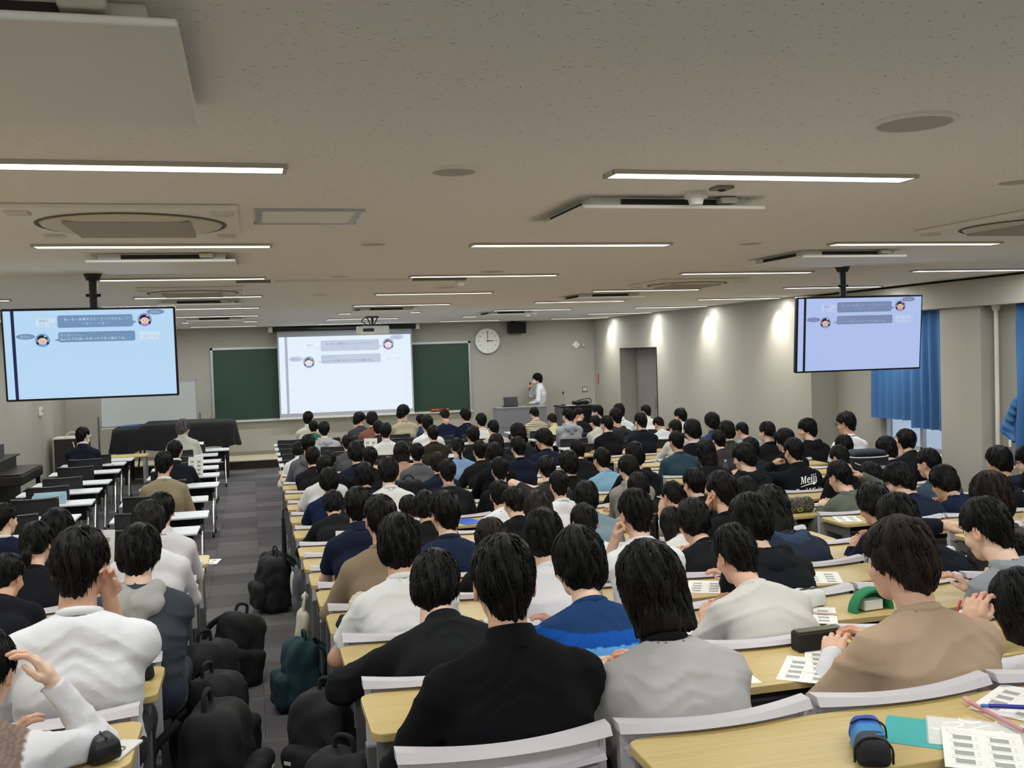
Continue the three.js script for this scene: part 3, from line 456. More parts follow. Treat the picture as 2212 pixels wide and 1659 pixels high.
// ---------------------------------------------------------------- curtains
function curtainGeo(len, h0, h1, folds, amp, phase, taper = 0) {
  const nu = folds * 10, nv = 24, pos = [], ind = [], layer = (k) => {
    for (let j = 0; j <= nv; j++) for (let i = 0; i <= nu; i++) {
      const u = i / nu, v = j / nv, pinch = 1 - taper * Math.exp(-Math.pow((v - 0.42) / 0.25, 2)), a = u * folds * Math.PI * 2 + phase + 0.5 * Math.sin(u * 9 + phase) + 0.3 * Math.sin(v * 3 + u * 5);
      pos.push(amp * (0.45 + 0.55 * (1 - v)) * Math.sin(a) + k * 0.012, h0 + (h1 - h0) * v, -(u - 0.5) * len * pinch);
    }
  };
  layer(0); layer(1); const n = (nu + 1) * (nv + 1);
  for (let j = 0; j < nv; j++) for (let i = 0; i < nu; i++) { const a = j * (nu + 1) + i, b = a + nu + 1; ind.push(a, a + 1, b, a + 1, b + 1, b, a + n, b + n, a + n + 1, a + n + 1, b + n, b + n + 1); }
  const edge = (a, b) => ind.push(a, a + n, b, b, a + n, b + n);
  for (let i = 0; i < nu; i++) edge(i + 1, i); for (let j = 0; j < nv; j++) { edge(j * (nu + 1), (j + 1) * (nu + 1)); edge((j + 1) * (nu + 1) + nu, j * (nu + 1) + nu); }
  const g = new THREE.BufferGeometry(); g.setAttribute('position', new THREE.Float32BufferAttribute(pos, 3)); g.setIndex(ind); g.computeVertexNormals(); return g;
}
{
  const blue = phys('#3a6a9f', 0.9, { side: THREE.DoubleSide, sheen: 0.15, sheenColor: C('#7fb0e8'), transmission: 0.12, thickness: 0 });
  const c1 = thing('curtain', 'blue curtain panel with deep folds behind the window-side television', 'curtain', [8.5, 0, -11.95], 0, 'blue window curtains'); part('fabric', curtainGeo(0.84, 1.28, 2.75, 5, 0.045, 0.4), blue, c1); part('rail', bx(0.03, 0.02, 0.84, 0, 2.745, 0), M.white, c1);
  const c2 = thing('curtain', 'blue curtain panel touching the column, light leaking below it', 'curtain', [8.5, 0, -11.165], 0, 'blue window curtains'); part('fabric', curtainGeo(0.72, 1.19, 2.75, 4, 0.045, 2.1), blue, c2); part('rail', bx(0.03, 0.02, 0.72, 0, 2.745, 0), M.white, c2);
  const c3 = thing('curtain', 'blue curtain gathered with a tieback past the white pipe', 'curtain', [8.46, 0, -9.2], 0, 'blue window curtains'); part('fabric', curtainGeo(0.75, 0.95, 2.74, 6, 0.05, 1.1, 0.08), blue, c3);
  part('tieback', sdf([cap([0, 1.62, -0.36], [0.0, 1.3, -0.5], 0.05, 0.07), cap([0, 1.3, -0.5], [0, 1.18, -0.4], 0.07, 0.04)], 0.05, 0.016, (d, x, y, z) => d + 0.008 * Math.sin(y * 60 + z * 40)), blue, c3); part('tag', bx(0.006, 0.08, 0.035, -0.06, 1.14, -0.4), M.white, c3);
  const c4 = thing('curtain', 'blue curtain over the window bay nearest the rear', 'curtain', [8.46, 0, -7.9], 0, 'blue window curtains'); part('fabric', curtainGeo(1.7, 0.95, 2.74, 12, 0.05, 0.1), blue, c4);
  const pi = thing('wall_pipe', 'thin white vertical pipe beside the column', 'pipe', [8.52, 0, -9.93]); part('tube', cyl(0.026, 0.026, 2.74, 0, 1.37, 0, 14), M.offwhite, pi); part('flange', cyl(0.055, 0.04, 0.06, 0, 2.71, 0, 18), M.offwhite, pi);
}

// ---------------------------------------------------------------- fixed desks and their seats
const ROW = (k) => 3.62 + 0.889 * k;                      // depth of the far edge of desk row k; row 13 is the foremost wooden row
const PITCH = 0.665, DESKD = 0.4;
const rowFromStage = (k) => ORD[18 - k];                   // rows 14..18 are the white tables in front
function deskTop(w) {
  const s = new THREE.Shape(), r = 0.045, d = DESKD; s.moveTo(r, 0); s.lineTo(w - r, 0); s.absarc(w - r, r, r, -Math.PI / 2, 0); s.lineTo(w, d - r); s.absarc(w - r, d - r, r, 0, Math.PI / 2); s.lineTo(r, d); s.absarc(r, d - r, r, Math.PI / 2, Math.PI); s.lineTo(0, r); s.absarc(r, r, r, Math.PI, Math.PI * 1.5);
  const g = new THREE.ExtrudeGeometry(s, { depth: 0.02, bevelEnabled: true, bevelThickness: 0.005, bevelSize: 0.004, bevelSegments: 2, curveSegments: 8 });
  return metreUV(g.rotateX(Math.PI / 2).translate(0, 0.695, 0));           // origin: left end of the far edge, the top runs towards +z
}
const topCache = {};
function desk(x0, w, k, label, group) {
  const z = ROW(k), y = rise(z), t = thing('lecture_desk', label, 'desk', [x0, y, -z], 0, group);
  topCache[w] = topCache[w] || [deskTop(w), bx(w - 0.12, 0.012, 0.26, w / 2, 0.6, 0.15), bx(w - 0.1, 0.34, 0.015, w / 2, 0.5, 0.015)];
  const n = Math.max(2, Math.round(w / 1.33) + 1), drop = rise(z - 0.34) - y;
  part('top', topCache[w][0], M.desk, t); part('book_shelf', topCache[w][1], M.legGrey, t); part('modesty_panel', topCache[w][2], M.seatDark, t);
  for (let i = 0; i < n; i++) {
    const lx = 0.055 + (w - 0.11) * i / (n - 1);
    part('leg', legGeo, M.legGrey, t, [lx, 0, 0.33]); part('shelf_bracket', legSide, M.legGrey, t, [lx, 0, 0.16]);
    part('foot', footGeo, M.legGrey, t, [lx, drop * 0.6, 0.2]);
  }
  return t;
}
const legGeo = rb(0.05, 0.66, 0.055, 0, 0.342, 0, 0.006), legSide = bx(0.03, 0.1, 0.3, 0, 0.63, 0), footGeo = rb(0.06, 0.035, 0.36, 0, 0.03, 0, 0.01);
// the seat: a curved plastic back, a ribbed rear face, a tip-up pan and a bracket
function curvedShell(w, h, th, sag, bow) {
  const nx = 14, ny = 5, pos = [], ind = [];
  for (let s = 0; s < 2; s++) for (let j = 0; j <= ny; j++) for (let i = 0; i <= nx; i++) {
    const u = i / nx * 2 - 1, v = j / ny; const round = 1 - 0.05 * Math.pow(Math.abs(u), 14);
    pos.push(u * w / 2, -h + v * h * round - sag * (1 - u * u) * v, bow * (1 - u * u) + (s ? th : 0) + 0.02 * (1 - v));
  }
  const n = (nx + 1) * (ny + 1);
  for (let j = 0; j < ny; j++) for (let i = 0; i < nx; i++) { const a = j * (nx + 1) + i, b = a + nx + 1; ind.push(a, b, a + 1, a + 1, b, b + 1, a + n, a + n + 1, b + n, a + n + 1, b + n + 1, b + n); }
  const e = (a, b) => ind.push(a, b, a + n, b, b + n, a + n);
  for (let i = 0; i < nx; i++) { e(ny * (nx + 1) + i + 1, ny * (nx + 1) + i); e(i, i + 1); ind.push(); }
  for (let j = 0; j < ny; j++) { e((j + 1) * (nx + 1), j * (nx + 1)); e(j * (nx + 1) + nx, (j + 1) * (nx + 1) + nx); }
  const g = new THREE.BufferGeometry(); g.setAttribute('position', new THREE.Float32BufferAttribute(pos, 3)); g.setIndex(ind);
  const q = g.toNonIndexed(); q.computeVertexNormals(); return q;
}
const shellG = curvedShell(0.62, 0.36, 0.03, 0.014, 0.045), lipG = curvedShell(0.64, 0.028, 0.05, 0.014, 0.045), ribG = curvedShell(0.6, 0.014, 0.05, 0.014, 0.045);
const panG = rb(0.46, 0.045, 0.38, 0, 0, 0, 0.02), plateG = rb(0.07, 0.2, 0.02, 0, 0, 0, 0.01), knobG = new THREE.CylinderGeometry(0.012, 0.012, 0.03, 12).rotateX(Math.PI / 2), postG = rb(0.05, 0.5, 0.06, 0, 0.25, 0, 0.006), stubG = rb(0.006, 0.03, 0.03);
const occupied = new Set();
function seat(x, k, label, up) {
  const z = ROW(k) - 0.889 + 0.055, y = rise(z), t = thing('lecture_chair', label, 'chair', [x, y, -z], 0, 'tip-up chairs of the fixed desks');
  const top = 0.735 + rise(ROW(k - 1)) - y;
  const b = part('backrest', shellG, M.seat, t, [0, top, -0.03]);
  part('top_lip', lipG, M.seat, b, [0, 0.006, 0]); part('rib', ribG, M.seat, b, [0, -0.075, 0.004]); 
  for (const s of [-0.29, -0.02, 0.09, 0.29]) part('rib_web', stubG, M.seat, b, [s, -0.045, 0.06 - Math.abs(s) * 0.1]);
  for (const s of [-1, 1]) { const p = part('bracket', plateG, M.seatDark, t, [s * 0.24, top - 0.2, 0.035]); part('knob', knobG, M.black, p, [0, 0.05, 0.012]); }
  part('post', postG, M.legGrey, t, [-0.29, 0, 0.0]);
  const pan = part('seat_pan', panG, M.seat, t, up ? [0, 0.46, -0.1] : [0, 0.42, -0.22]); if (up) pan.rotation.x = R(80);
}
const blockM1 = [0.34, 2.655], blockM2 = [3.005, 1.33], blockR = [4.98, 2.66], blockL = [-3.07, 2.66];
const PEOPLE_SEATS = new Set();
function buildDesks() {
  for (let k = -1; k <= 13; k++) {
    const o = rowFromStage(k);
    if (k >= 0) desk(...blockM1, k, `four-seat pale wood desk beside the centre aisle, ${o} row from the stage`, 'pale wood desks along the centre aisle');
    else desk(1.03, 2.655, k, 'rearmost pale wood desk carrying the blue pencil case and clear file', 'pale wood desks along the centre aisle');
    if (k >= 0) desk(...blockM2, k, `two-seat pale wood desk between the aisles, ${o} row from the stage`, 'two-seat pale wood desks');
    if (k >= 3) desk(...blockR, k, `pale wood desk on the window side of the second aisle, ${o} row`, 'pale wood desks on the window side');
    if (k <= 6) desk(...blockL, k, `pale wood desk on the piano side of the aisle, ${ORD[6 - k]} behind the white tables`, 'pale wood desks on the piano side');
    for (let i = 0; i < 10; i++) {
      const x = i < 6 ? 0.34 + PITCH * (i + 0.5) : 4.98 + PITCH * (i - 5.5);
      if (k < 0 || (i > 5 && k < 3)) continue;
      seat(x, k, `pale grey plastic tip-up chair, ${o} row from stage, ${ORD[i]} seat from centre aisle`, !PEOPLE_SEATS.has(k + '/' + i));
    }
    if (k <= 6) for (let i = 0; i < 4; i++) seat(-0.41 - PITCH * (i + 0.5), k, `pale grey plastic tip-up chair on the piano side, ${ORD[6 - k]} wooden row, ${ORD[i]} from aisle`, !PEOPLE_SEATS.has('L' + k + '/' + i));
  }
}
// ---------------------------------------------------------------- white folding tables and black chairs
const tabTop = rb(1.0, 0.028, 0.44, 0, 0.69, 0.22, 0.012, 3), tabPanel = bx(0.86, 0.22, 0.012, 0, 0.56, 0.03), tabTop2 = rb(1.28, 0.028, 0.44, 0, 0.69, 0.22, 0.012, 3), tabPanel2 = bx(1.1, 0.22, 0.012, 0, 0.56, 0.03);
const casterG = new THREE.CylinderGeometry(0.03, 0.03, 0.03, 14).rotateZ(Math.PI / 2), tabLegA = bar([0, 0.66, 0.22], [0, 0.07, 0.02], 0.016, 10), tabLegB = bar([0, 0.5, 0.2], [0, 0.07, 0.4], 0.016, 10), tabHub = rb(0.05, 0.1, 0.12, 0, 0.64, 0.2, 0.012);
function whiteTable(x, z, turn, label, group, wide) {
  const t = thing('folding_table', label, 'table', [x, 0, -z], turn, group), w = wide ? 0.54 : 0.42;
  part('top', wide ? tabTop2 : tabTop, M.tableWhite, t); part('modesty_panel', wide ? tabPanel2 : tabPanel, M.black, t);
  for (const s of [-1, 1]) {
    part('hinge_block', tabHub, M.black, t, [s * w, 0, 0]); part('leg', tabLegA, M.chrome, t, [s * w, 0, 0]); part('leg', tabLegB, M.chrome, t, [s * w, 0, 0]);
    for (const q of [0.02, 0.4]) part('caster', casterG, M.black, t, [s * w, 0.03, q]);
  }
}
const chBack = curvedShell(0.5, 0.34, 0.025, 0.008, 0.04), chSeat = rb(0.46, 0.05, 0.44, 0, 0.43, 0, 0.02), chTopRail = curvedShell(0.5, 0.012, 0.028, 0.008, 0.04);
function blackChair(x, z, turn, label, group, back = 0.86) {
  const t = thing('office_chair', label, 'chair', [x, 0, -z], turn, group);
  const b = part('backrest', chBack, M.black, t, [0, back, 0.2]); part('top_rail', chTopRail, M.darkMetal, b, [0, 0.008, 0]);
  part('seat', chSeat, M.black, t, [0, 0, 0]);
  for (const s of [-1, 1]) { part('leg', bar([s * 0.2, 0.42, -0.16], [s * 0.22, 0.03, -0.2], 0.012), M.chrome, t); part('leg', bar([s * 0.2, 0.42, 0.16], [s * 0.22, 0.03, 0.22], 0.012), M.chrome, t); part('back_post', bar([s * 0.2, 0.42, 0.18], [s * 0.21, back - 0.06, 0.235], 0.011), M.darkMetal, t); }
}
const WROWS = [16.2, 17.15, 18.1, 19.05, 19.95], VROWS = [10.58, 11.61, 12.87, 14.28, 15.46, 16.52, 17.54, 18.7, 19.66];
const VX = [-0.537, -0.491, -0.551, -0.457, -0.489, -0.539, -0.523, -0.61, -0.443];
function buildTables() {
  WROWS.forEach((z, j) => {
    for (const [i, x] of [0.34 + 0.665, 2.335, 3.665].entries()) whiteTable(x, z, 0, `white folding table between the aisles, ${ORD[4 - j]} row from stage, ${ORD[i]} from centre aisle`, 'white folding tables at the front', true);
    for (const [i, x] of [5.645, 6.975].entries()) whiteTable(x, z, 0, `white folding table on the window side, ${ORD[4 - j]} row from stage, ${i ? 'against the wall' : 'beside the second aisle'}`, 'white folding tables at the front', true);
    for (let i = 0; i < 10; i++) { const x = i < 6 ? 0.34 + PITCH * (i + 0.5) : 4.98 + PITCH * (i - 5.5); blackChair(x, z - 0.695, 0, `black chair at the white tables, ${ORD[4 - j]} row from stage, ${ORD[i]} from centre aisle`, 'black chairs at the white tables', 0.84); }
  });
  VROWS.forEach((z, j) => {
    whiteTable(VX[j] - 0.52, z, (j % 3 - 1) * 0.03, `white wheeled table left of the aisle, ${ORD[8 - j]} back from the covered piano`, 'white tables left of the aisle');
    blackChair(VX[j] - 0.66, z - 0.7, (j % 2) * 0.05, `black chair left of the aisle, ${ORD[8 - j]} back from the covered piano`, 'black chairs left of the aisle');
  });
  [[-2.05, 18.68], [-2.1, 17.97], [-2.05, 16.78], [-2.0, 15.38], [-2.0, 14.4], [-1.93, 13.25], [-1.9, 12.0], [-1.9, 10.8]].forEach(([x, z], j) => {
    whiteTable(x - 0.5, z, 0.02 * (j % 3), `white wheeled table near the digital piano, ${ORD[j]} back from the stage`, 'white tables by the piano wall');
    blackChair(x - 0.52, z - 0.69, 0.03 * (j % 2), `black chair near the digital piano, ${ORD[j]} back from the stage`, 'black chairs by the piano wall');
  });
}

// ---------------------------------------------------------------- people: shared heads, hair and hands
const HEADP = [ell([0, 0.022, 0.012], [0.0745, 0.094, 0.092]), ell([0, -0.035, -0.026], [0.06, 0.08, 0.06]), ell([0, -0.088, -0.055], [0.034, 0.027, 0.03]), cap([0, 0.0, -0.088], [0, -0.03, -0.104], 0.007, 0.012), ell([0, -0.064, -0.083], [0.021, 0.008, 0.01]), cap([0, -0.05, 0.022], [0, -0.15, 0.035], 0.052, 0.053), ell([0.045, -0.03, -0.058], [0.02, 0.02, 0.02]), ell([-0.045, -0.03, -0.058], [0.02, 0.02, 0.02])];
const EARP = [ell([0.079, -0.014, 0.014], [0.009, 0.031, 0.019]), ell([-0.079, -0.014, 0.014], [0.009, 0.031, 0.019])];
function paint(g, f) { const p = g.attributes.position, c = new Float32Array(p.count * 3); for (let i = 0; i < p.count; i++) { const q = f(p.getX(i), p.getY(i), p.getZ(i)); c.set(q, i * 3); } g.setAttribute('color', new THREE.BufferAttribute(c, 3)); return g; }
function headGeo(cell) {
  const fh = field(HEADP, 0.022), fe = field(EARP, 0.004), all = HEADP.concat(EARP), [lo, hi] = bounds(all, 0.02);
  const g = nets((x, y, z) => {
    let d = fh(x, y, z);
    for (const s of [-1, 1]) { const ex = x - s * 0.031, ey = y - 0.006, ez = z + 0.094, q = 0.013 - Math.sqrt(ex * ex + ey * ey * 1.6 + ez * ez); const h = 0.016 - Math.abs(d - q); d = Math.max(d, q) + (h > 0 ? h * h / 0.064 : 0); }
    const e = fe(x, y, z), cx = Math.abs(x) - 0.088, cy = y + 0.012, cz = z - 0.01, dent = 0.011 - Math.sqrt(cx * cx + cy * cy * 0.35 + cz * cz);
    const ear = Math.max(e, dent), h = 0.008 - Math.abs(d - ear); return Math.min(d, ear) - (h > 0 ? h * h / 0.032 : 0);
  }, lo, hi, cell);
  return paint(g, (x, y, z) => (Math.abs(x) > 0.076 && z > -0.02 ? [1.0, 0.8, 0.75] : Math.abs(y + 0.064) < 0.009 && z < -0.08 && Math.abs(x) < 0.024 ? [0.86, 0.55, 0.52] : y > 0.024 && y < 0.033 && z < -0.06 && Math.abs(Math.abs(x) - 0.031) < 0.018 ? [0.12, 0.1, 0.1] : [1, 1, 1]));
}
const heads = [headGeo(0.0052), headGeo(0.0095)];
const eyeG = (() => { const l = []; for (const s of [-1, 1]) l.push(paint(new THREE.SphereGeometry(0.0105, 12, 10).translate(s * 0.03, 0.005, -0.0765), (x, y, z) => (Math.hypot(Math.abs(x) - 0.03, y - 0.005) < 0.0065 && z < -0.08 ? [0.03, 0.02, 0.02] : [0.62, 0.58, 0.56]))); return mergeGeometries(l); })();
const eyeM = std('#ffffff', 0.25, { vertexColors: true });
// hair: a shell over the skull, cut along the hairline, broken into locks
const LINE = {                                                // hairline height by depth, front (-z) to nape (+z)
  s: [[-0.13, 0.05], [-0.06, 0.045], [-0.035, 0.012], [-0.012, 0.008], [0.012, 0.018], [0.03, -0.008], [0.05, -0.055], [0.07, -0.1], [0.13, -0.115]],
  m: [[-0.13, 0.032], [-0.06, 0.024], [-0.035, -0.015], [-0.012, -0.03], [0.012, -0.03], [0.03, -0.048], [0.05, -0.08], [0.07, -0.11], [0.14, -0.12]],
  b: [[-0.13, 0.03], [-0.07, 0.02], [-0.05, -0.115], [0, -0.135], [0.05, -0.138], [0.14, -0.132]],
  l: [[-0.13, 0.03], [-0.07, 0.02], [-0.05, -0.2], [0, -0.25], [0.05, -0.27], [0.14, -0.27]],
  p: [[-0.13, 0.045], [-0.06, 0.04], [-0.03, 0.0], [0.0, 0.012], [0.03, -0.03], [0.06, -0.055], [0.14, -0.065]],
};
LINE.k = LINE.s; LINE.o = LINE.s; LINE.g = LINE.m;
const lineAt = (L, z) => { for (let i = 1; i < L.length; i++) if (z < L[i][0]) { const t = clamp((z - L[i - 1][0]) / (L[i][0] - L[i - 1][0]), 0, 1); return L[i - 1][1] + t * (L[i][1] - L[i - 1][1]); } return L[L.length - 1][1]; };
function hairGeo(style, cell, seed, locks, fine) {
  const vol = { s: -0.002, m: 0.004, b: 0.003, l: 0.003, p: -0.003, k: 0.001, o: -0.006, g: 0.003 }[style];
  const P = [ell([0, 0.033, 0.012], [0.088 + vol, 0.106 + vol, 0.108 + vol])];
  if (style === 's' || style === 'k' || style === 'o') P.push(ell([0, -0.005, 0.036], [0.072 + vol, 0.082, 0.072 + vol]), ell([0, -0.055, 0.052], [0.05, 0.062, 0.045])); else if (style === 'm' || style === 'g') P.push(ell([0, -0.062, 0.05], [0.056, 0.06, 0.046]), ell([0, -0.02, 0.025], [0.088 + vol, 0.095, 0.09 + vol]));
  if (style === 'b') P.push(cap([0, 0.0, 0.02], [0, -0.11, 0.03], 0.098, 0.09));
  if (style === 'l') P.push(cap([0, 0.0, 0.02], [0, -0.1, 0.04], 0.096, 0.085), cap([0, -0.08, 0.05], [0, -0.25, 0.075], 0.078, 0.05));
  if (style === 'p') P.push(ell([0, -0.01, 0.03], [0.078, 0.085, 0.078]), cap([0, -0.01, 0.1], [0, -0.06, 0.135], 0.02, 0.024), cap([0, -0.06, 0.135], [0.005, -0.2, 0.12], 0.026, 0.008));
  const f = field(P, 0.02), [lo, hi] = bounds(P, 0.03), L = LINE[style];
  const g = nets((x, y, z) => {
    let d = f(x, y, z); if (d > 0.03) return d;
    const a = Math.atan2(x, z - 0.01), r = Math.hypot(x, z - 0.02), top = clamp((y - 0.05) / 0.08, 0, 1);
    d += 0.0022 * Math.sin(a * 34 + 5 * Math.sin(y * 16 + seed) + seed) * (1 - top) + 0.0035 * Math.sin(a * 11 + seed * 2 + 4 * Math.sin(y * 12 + a * 2)) + 0.003 * wob(x * 40, y * 30, z * 40, seed);
    if (style === 'k') d -= 0.008 * Math.max(0, wob(x * 55, y * 20, z * 55, seed + 2)) * clamp((y - 0.02) / 0.05, 0, 1);
    if (style === 'p' && z > 0.1) return d;
    const rag = 0.006 * Math.sin(a * 23 + seed * 3) + 0.004 * Math.sin(a * 57 + seed);
    let cut = (lineAt(L, z) + rag - y) * 0.75;
    if ((style === 'b' || style === 'l') && y < 0.02) { const face = (-0.03 - z) * 0.9 - Math.max(0, Math.abs(x) - 0.062) * 1.5; if (face > cut) cut = face; }
    const h = 0.008 - Math.abs(d - cut); return Math.max(d, cut) + (h > 0 ? h * h / 0.032 : 0);
  }, lo, hi, cell);
  // loose locks lying along the surface, so that the outline is not a smooth ball
  seedState = 1000 + Math.round(seed * 77); const list = [g.toNonIndexed()];
  for (let i = 0; i < locks; i++) {
    const a = rnd(-Math.PI, Math.PI), yy = rnd(-0.07, 0.128), x = Math.sin(a), z = Math.cos(a);
    let r = 0.01; for (; r < 0.16; r += 0.0015) if (f(x * r, yy, z * r + 0.012) > -0.001) break;
    const p = [x * r, yy, z * r + 0.012]; if (p[1] < lineAt(L, p[2]) + 0.014) continue;
    const h = 0.002, n = v3(f(p[0] + h, p[1], p[2]) - f(p[0] - h, p[1], p[2]), f(p[0], p[1] + h, p[2]) - f(p[0], p[1] - h, p[2]), f(p[0], p[1], p[2] + h) - f(p[0], p[1], p[2] - h)).normalize();
    const flow = v3(p[0] * 1.2 + rnd(-0.05, 0.05), -0.12 - rnd(0, 0.05), (p[2] - 0.03) * 1.2 + rnd(-0.05, 0.05)); flow.addScaledVector(n, -flow.dot(n)).normalize().addScaledVector(n, style === 'k' ? rnd(0.05, 0.35) : rnd(0, 0.13)).normalize();
    const len = rnd(0.025, 0.05), q = new THREE.ConeGeometry(rnd(0.003, 0.0055) * (fine ? 1 : 1.5), len, 4, 1).translate(0, len * 0.3, 0).applyQuaternion(new THREE.Quaternion().setFromUnitVectors(v3(0, 1, 0), flow)).translate(p[0], p[1], p[2]).toNonIndexed();
    q.deleteAttribute('uv'); list.push(q);
  }
  return strandUV(mergeGeometries(list));
}
function strandUV(g) { const p = g.attributes.position, u = new Float32Array(p.count * 2); for (let i = 0; i < p.count; i++) { u[2 * i] = Math.atan2(p.getX(i), p.getZ(i)) / 6.2832 + 0.03 * Math.sin(p.getY(i) * 25); u[2 * i + 1] = p.getY(i) * 2.5 + Math.hypot(p.getX(i), p.getZ(i)) * 1.5; } g.setAttribute('uv', new THREE.BufferAttribute(u, 2)); return g; }
const hairs = {};
const hairFor = (st, near, v) => (hairs[st + near + v] = hairs[st + near + v] || hairGeo(st, near ? 0.0056 : 0.0105, v * 3 + 1 + st.charCodeAt(0) * 0.1, near ? 800 : 190, near));
// hand: palm down, fingers towards -z, thumb on the -x side (a right hand; mirrored for the left)
function handGeo(cell, curl, pinch) {
  const P = [cap([0, 0, 0.01], [0.004, 0, -0.03], 0.024, 0.026), cap([-0.022, 0, -0.03], [-0.026, 0.002, -0.075], 0.018, 0.012), cap([0.0, 0, -0.03], [-0.004, 0.003, -0.08], 0.018, 0.012), cap([0.02, 0, -0.03], [0.018, 0.001, -0.075], 0.017, 0.012), cap([0.028, -0.002, -0.025], [0.035, -0.003, -0.066], 0.014, 0.011)];
  const len = [[0.04, 0.024, 0.02], [0.044, 0.027, 0.021], [0.041, 0.025, 0.02], [0.032, 0.019, 0.018]], base = [[-0.026, 0.002, -0.075], [-0.004, 0.003, -0.08], [0.018, 0.001, -0.075], [0.035, -0.003, -0.066]];
  base.forEach((b, i) => { let p = b, a = curl * (0.7 + i * 0.12), sx = [-0.1, -0.02, 0.05, 0.14][i]; len[i].forEach((l, j) => { const q = [p[0] + sx * l, p[1] - Math.sin(a) * l, p[2] - Math.cos(a) * l]; P.push(cap(p, q, 0.0095 - j * 0.0008, 0.0088 - j * 0.0011)); p = q; a += curl * (1.1 - j * 0.25); }); });
  const t0 = [-0.02, -0.006, -0.012], t1 = [-0.042, -0.014 - pinch * 0.008, -0.038], t2 = [-0.05 + pinch * 0.02, -0.02 - pinch * 0.018, -0.068], t3 = [-0.046 + pinch * 0.03, -0.024 - pinch * 0.022, -0.092];
  P.push(cap(t0, t1, 0.015, 0.012), cap(t1, t2, 0.0115, 0.0095), cap(t2, t3, 0.0095, 0.008));
  return paint(sdf(P, 0.006, cell), (x, y, z) => (z < -0.1 ? [1.0, 0.86, 0.82] : [1, 1, 1]));
}
const hands = { near: [handGeo(0.0042, 0.45, 0.3), handGeo(0.0042, 0.95, 1)], far: [handGeo(0.0075, 0.45, 0.3), handGeo(0.0075, 0.95, 1)] };
const glassesG = merge([...[-1, 1].flatMap((s) => [new THREE.TorusGeometry(0.021, 0.0022, 6, 22).scale(1.1, 0.85, 1).translate(s * 0.032, 0.004, -0.104), bar([s * 0.054, 0.008, -0.102], [s * 0.082, 0.008, 0.0], 0.0022, 6), bar([s * 0.082, 0.008, 0.0], [s * 0.083, -0.006, 0.025], 0.0022, 6)]), bar([-0.011, 0.008, -0.106], [0.011, 0.008, -0.106], 0.002, 6)]);
const maskG = merge([sdf([ell([0, -0.055, -0.04], [0.066, 0.052, 0.073])], 0.01, 0.007, (d, x, y, z) => Math.max(d, z + 0.03, Math.abs(y + 0.052) - 0.042)), ...[-1, 1].map((s) => tube([[s * 0.06, -0.03, -0.035], [s * 0.082, 0.005, 0.0], [s * 0.09, 0.016, 0.02], [s * 0.085, -0.03, 0.025], [s * 0.062, -0.08, -0.03]], 0.0022, 16, 5))]);
const legsG = sdf([cap([-0.09, 0.53, 0], [-0.12, 0.515, -0.4], 0.095, 0.07), cap([0.09, 0.53, 0], [0.12, 0.515, -0.4], 0.095, 0.07), cap([-0.12, 0.515, -0.4], [-0.13, 0.1, -0.42], 0.068, 0.052), cap([0.12, 0.515, -0.4], [0.13, 0.1, -0.42], 0.068, 0.052), cap([-0.08, 0.55, 0.02], [0.08, 0.55, 0.02], 0.12)], 0.04, 0.02);
const shoesG = merge([-1, 1].map((s) => sdf([cap([s * 0.13, 0.045, -0.38], [s * 0.14, 0.035, -0.56], 0.045, 0.04)], 0.02, 0.015, (d, x, y) => Math.max(d, 0.0 - y))));
const strandTex = (srgb) => { seedState = 61; const a = Array.from({ length: 512 }, () => rnd()), b = Array.from({ length: 64 }, () => rnd()); return noiseMap(512, (i, j) => { const v = clamp(150 + 70 * (a[i] - 0.5) + 60 * (a[(i >> 2) + 100] - 0.5) + 50 * (b[(i >> 4)] - 0.5) + 12 * Math.sin(j * 0.05 + a[i] * 6), 60, 255); return [v, v, v]; }, [2, 1], srgb); };
const strandC = strandTex(true), strandB = strandTex(false);
const hairMat = (c, r) => phys(c, r, { map: strandC, bumpMap: strandB, bumpScale: 0.0025, specularIntensity: 0.4 });
const HAIRCOL = { black: hairMat('#131110', 0.48), soft: hairMat('#1c1715', 0.5), brown: hairMat('#37281f', 0.55), grey: hairMat('#8a8887', 0.6) };
const SKINS = ['#dcb49c', '#cfa288', '#e0bba4', '#d6aa90'].map((c) => phys(c, 0.55, { vertexColors: true, sheen: 0.15 }));
const clothM = {};
const cloth = (c, vc) => (clothM[c + (vc ? 1 : 0)] = clothM[c + (vc ? 1 : 0)] || phys(c, 0.92, { sheen: 0.04, sheenRoughness: 0.7, specularIntensity: 0.3, vertexColors: !!vc }));
const glassesM = std('#1b1a1c', 0.35), maskM = std('#eceff0', 0.8), trouserM = [std('#15161a', 0.9), std('#23293a', 0.9), std('#3a3733', 0.9)], shoeM = [std('#131315', 0.6), std('#d5d3cf', 0.7)];

// two-bone arm: elbow between shoulder and wrist, bending towards a hint
function elbow(S, W, l1, l2, hint) {
  const a = v3(...S), b = v3(...W), d = b.clone().sub(a); let L = d.length(); if (L > (l1 + l2) * 0.99) { b.copy(a).addScaledVector(d, (l1 + l2) * 0.99 / L); L = (l1 + l2) * 0.99; } d.normalize();
  const q = (l1 * l1 - l2 * l2 + L * L) / (2 * L), h = Math.sqrt(Math.max(0, l1 * l1 - q * q)), n = v3(...hint); n.addScaledVector(d, -n.dot(d)).normalize();
  const e = a.clone().addScaledVector(d, q).addScaledVector(n, h); return [[e.x, e.y, e.z], [b.x, b.y, b.z]];
}
const GEOSTRIP = (g) => { const q = g.index ? g.toNonIndexed() : g.clone(); if (!q.attributes.color) paint(q, () => [1, 1, 1]); for (const k of Object.keys(q.attributes)) if (!['position', 'normal', 'color'].includes(k)) q.deleteAttribute(k); return q; };
let personCount = 0;
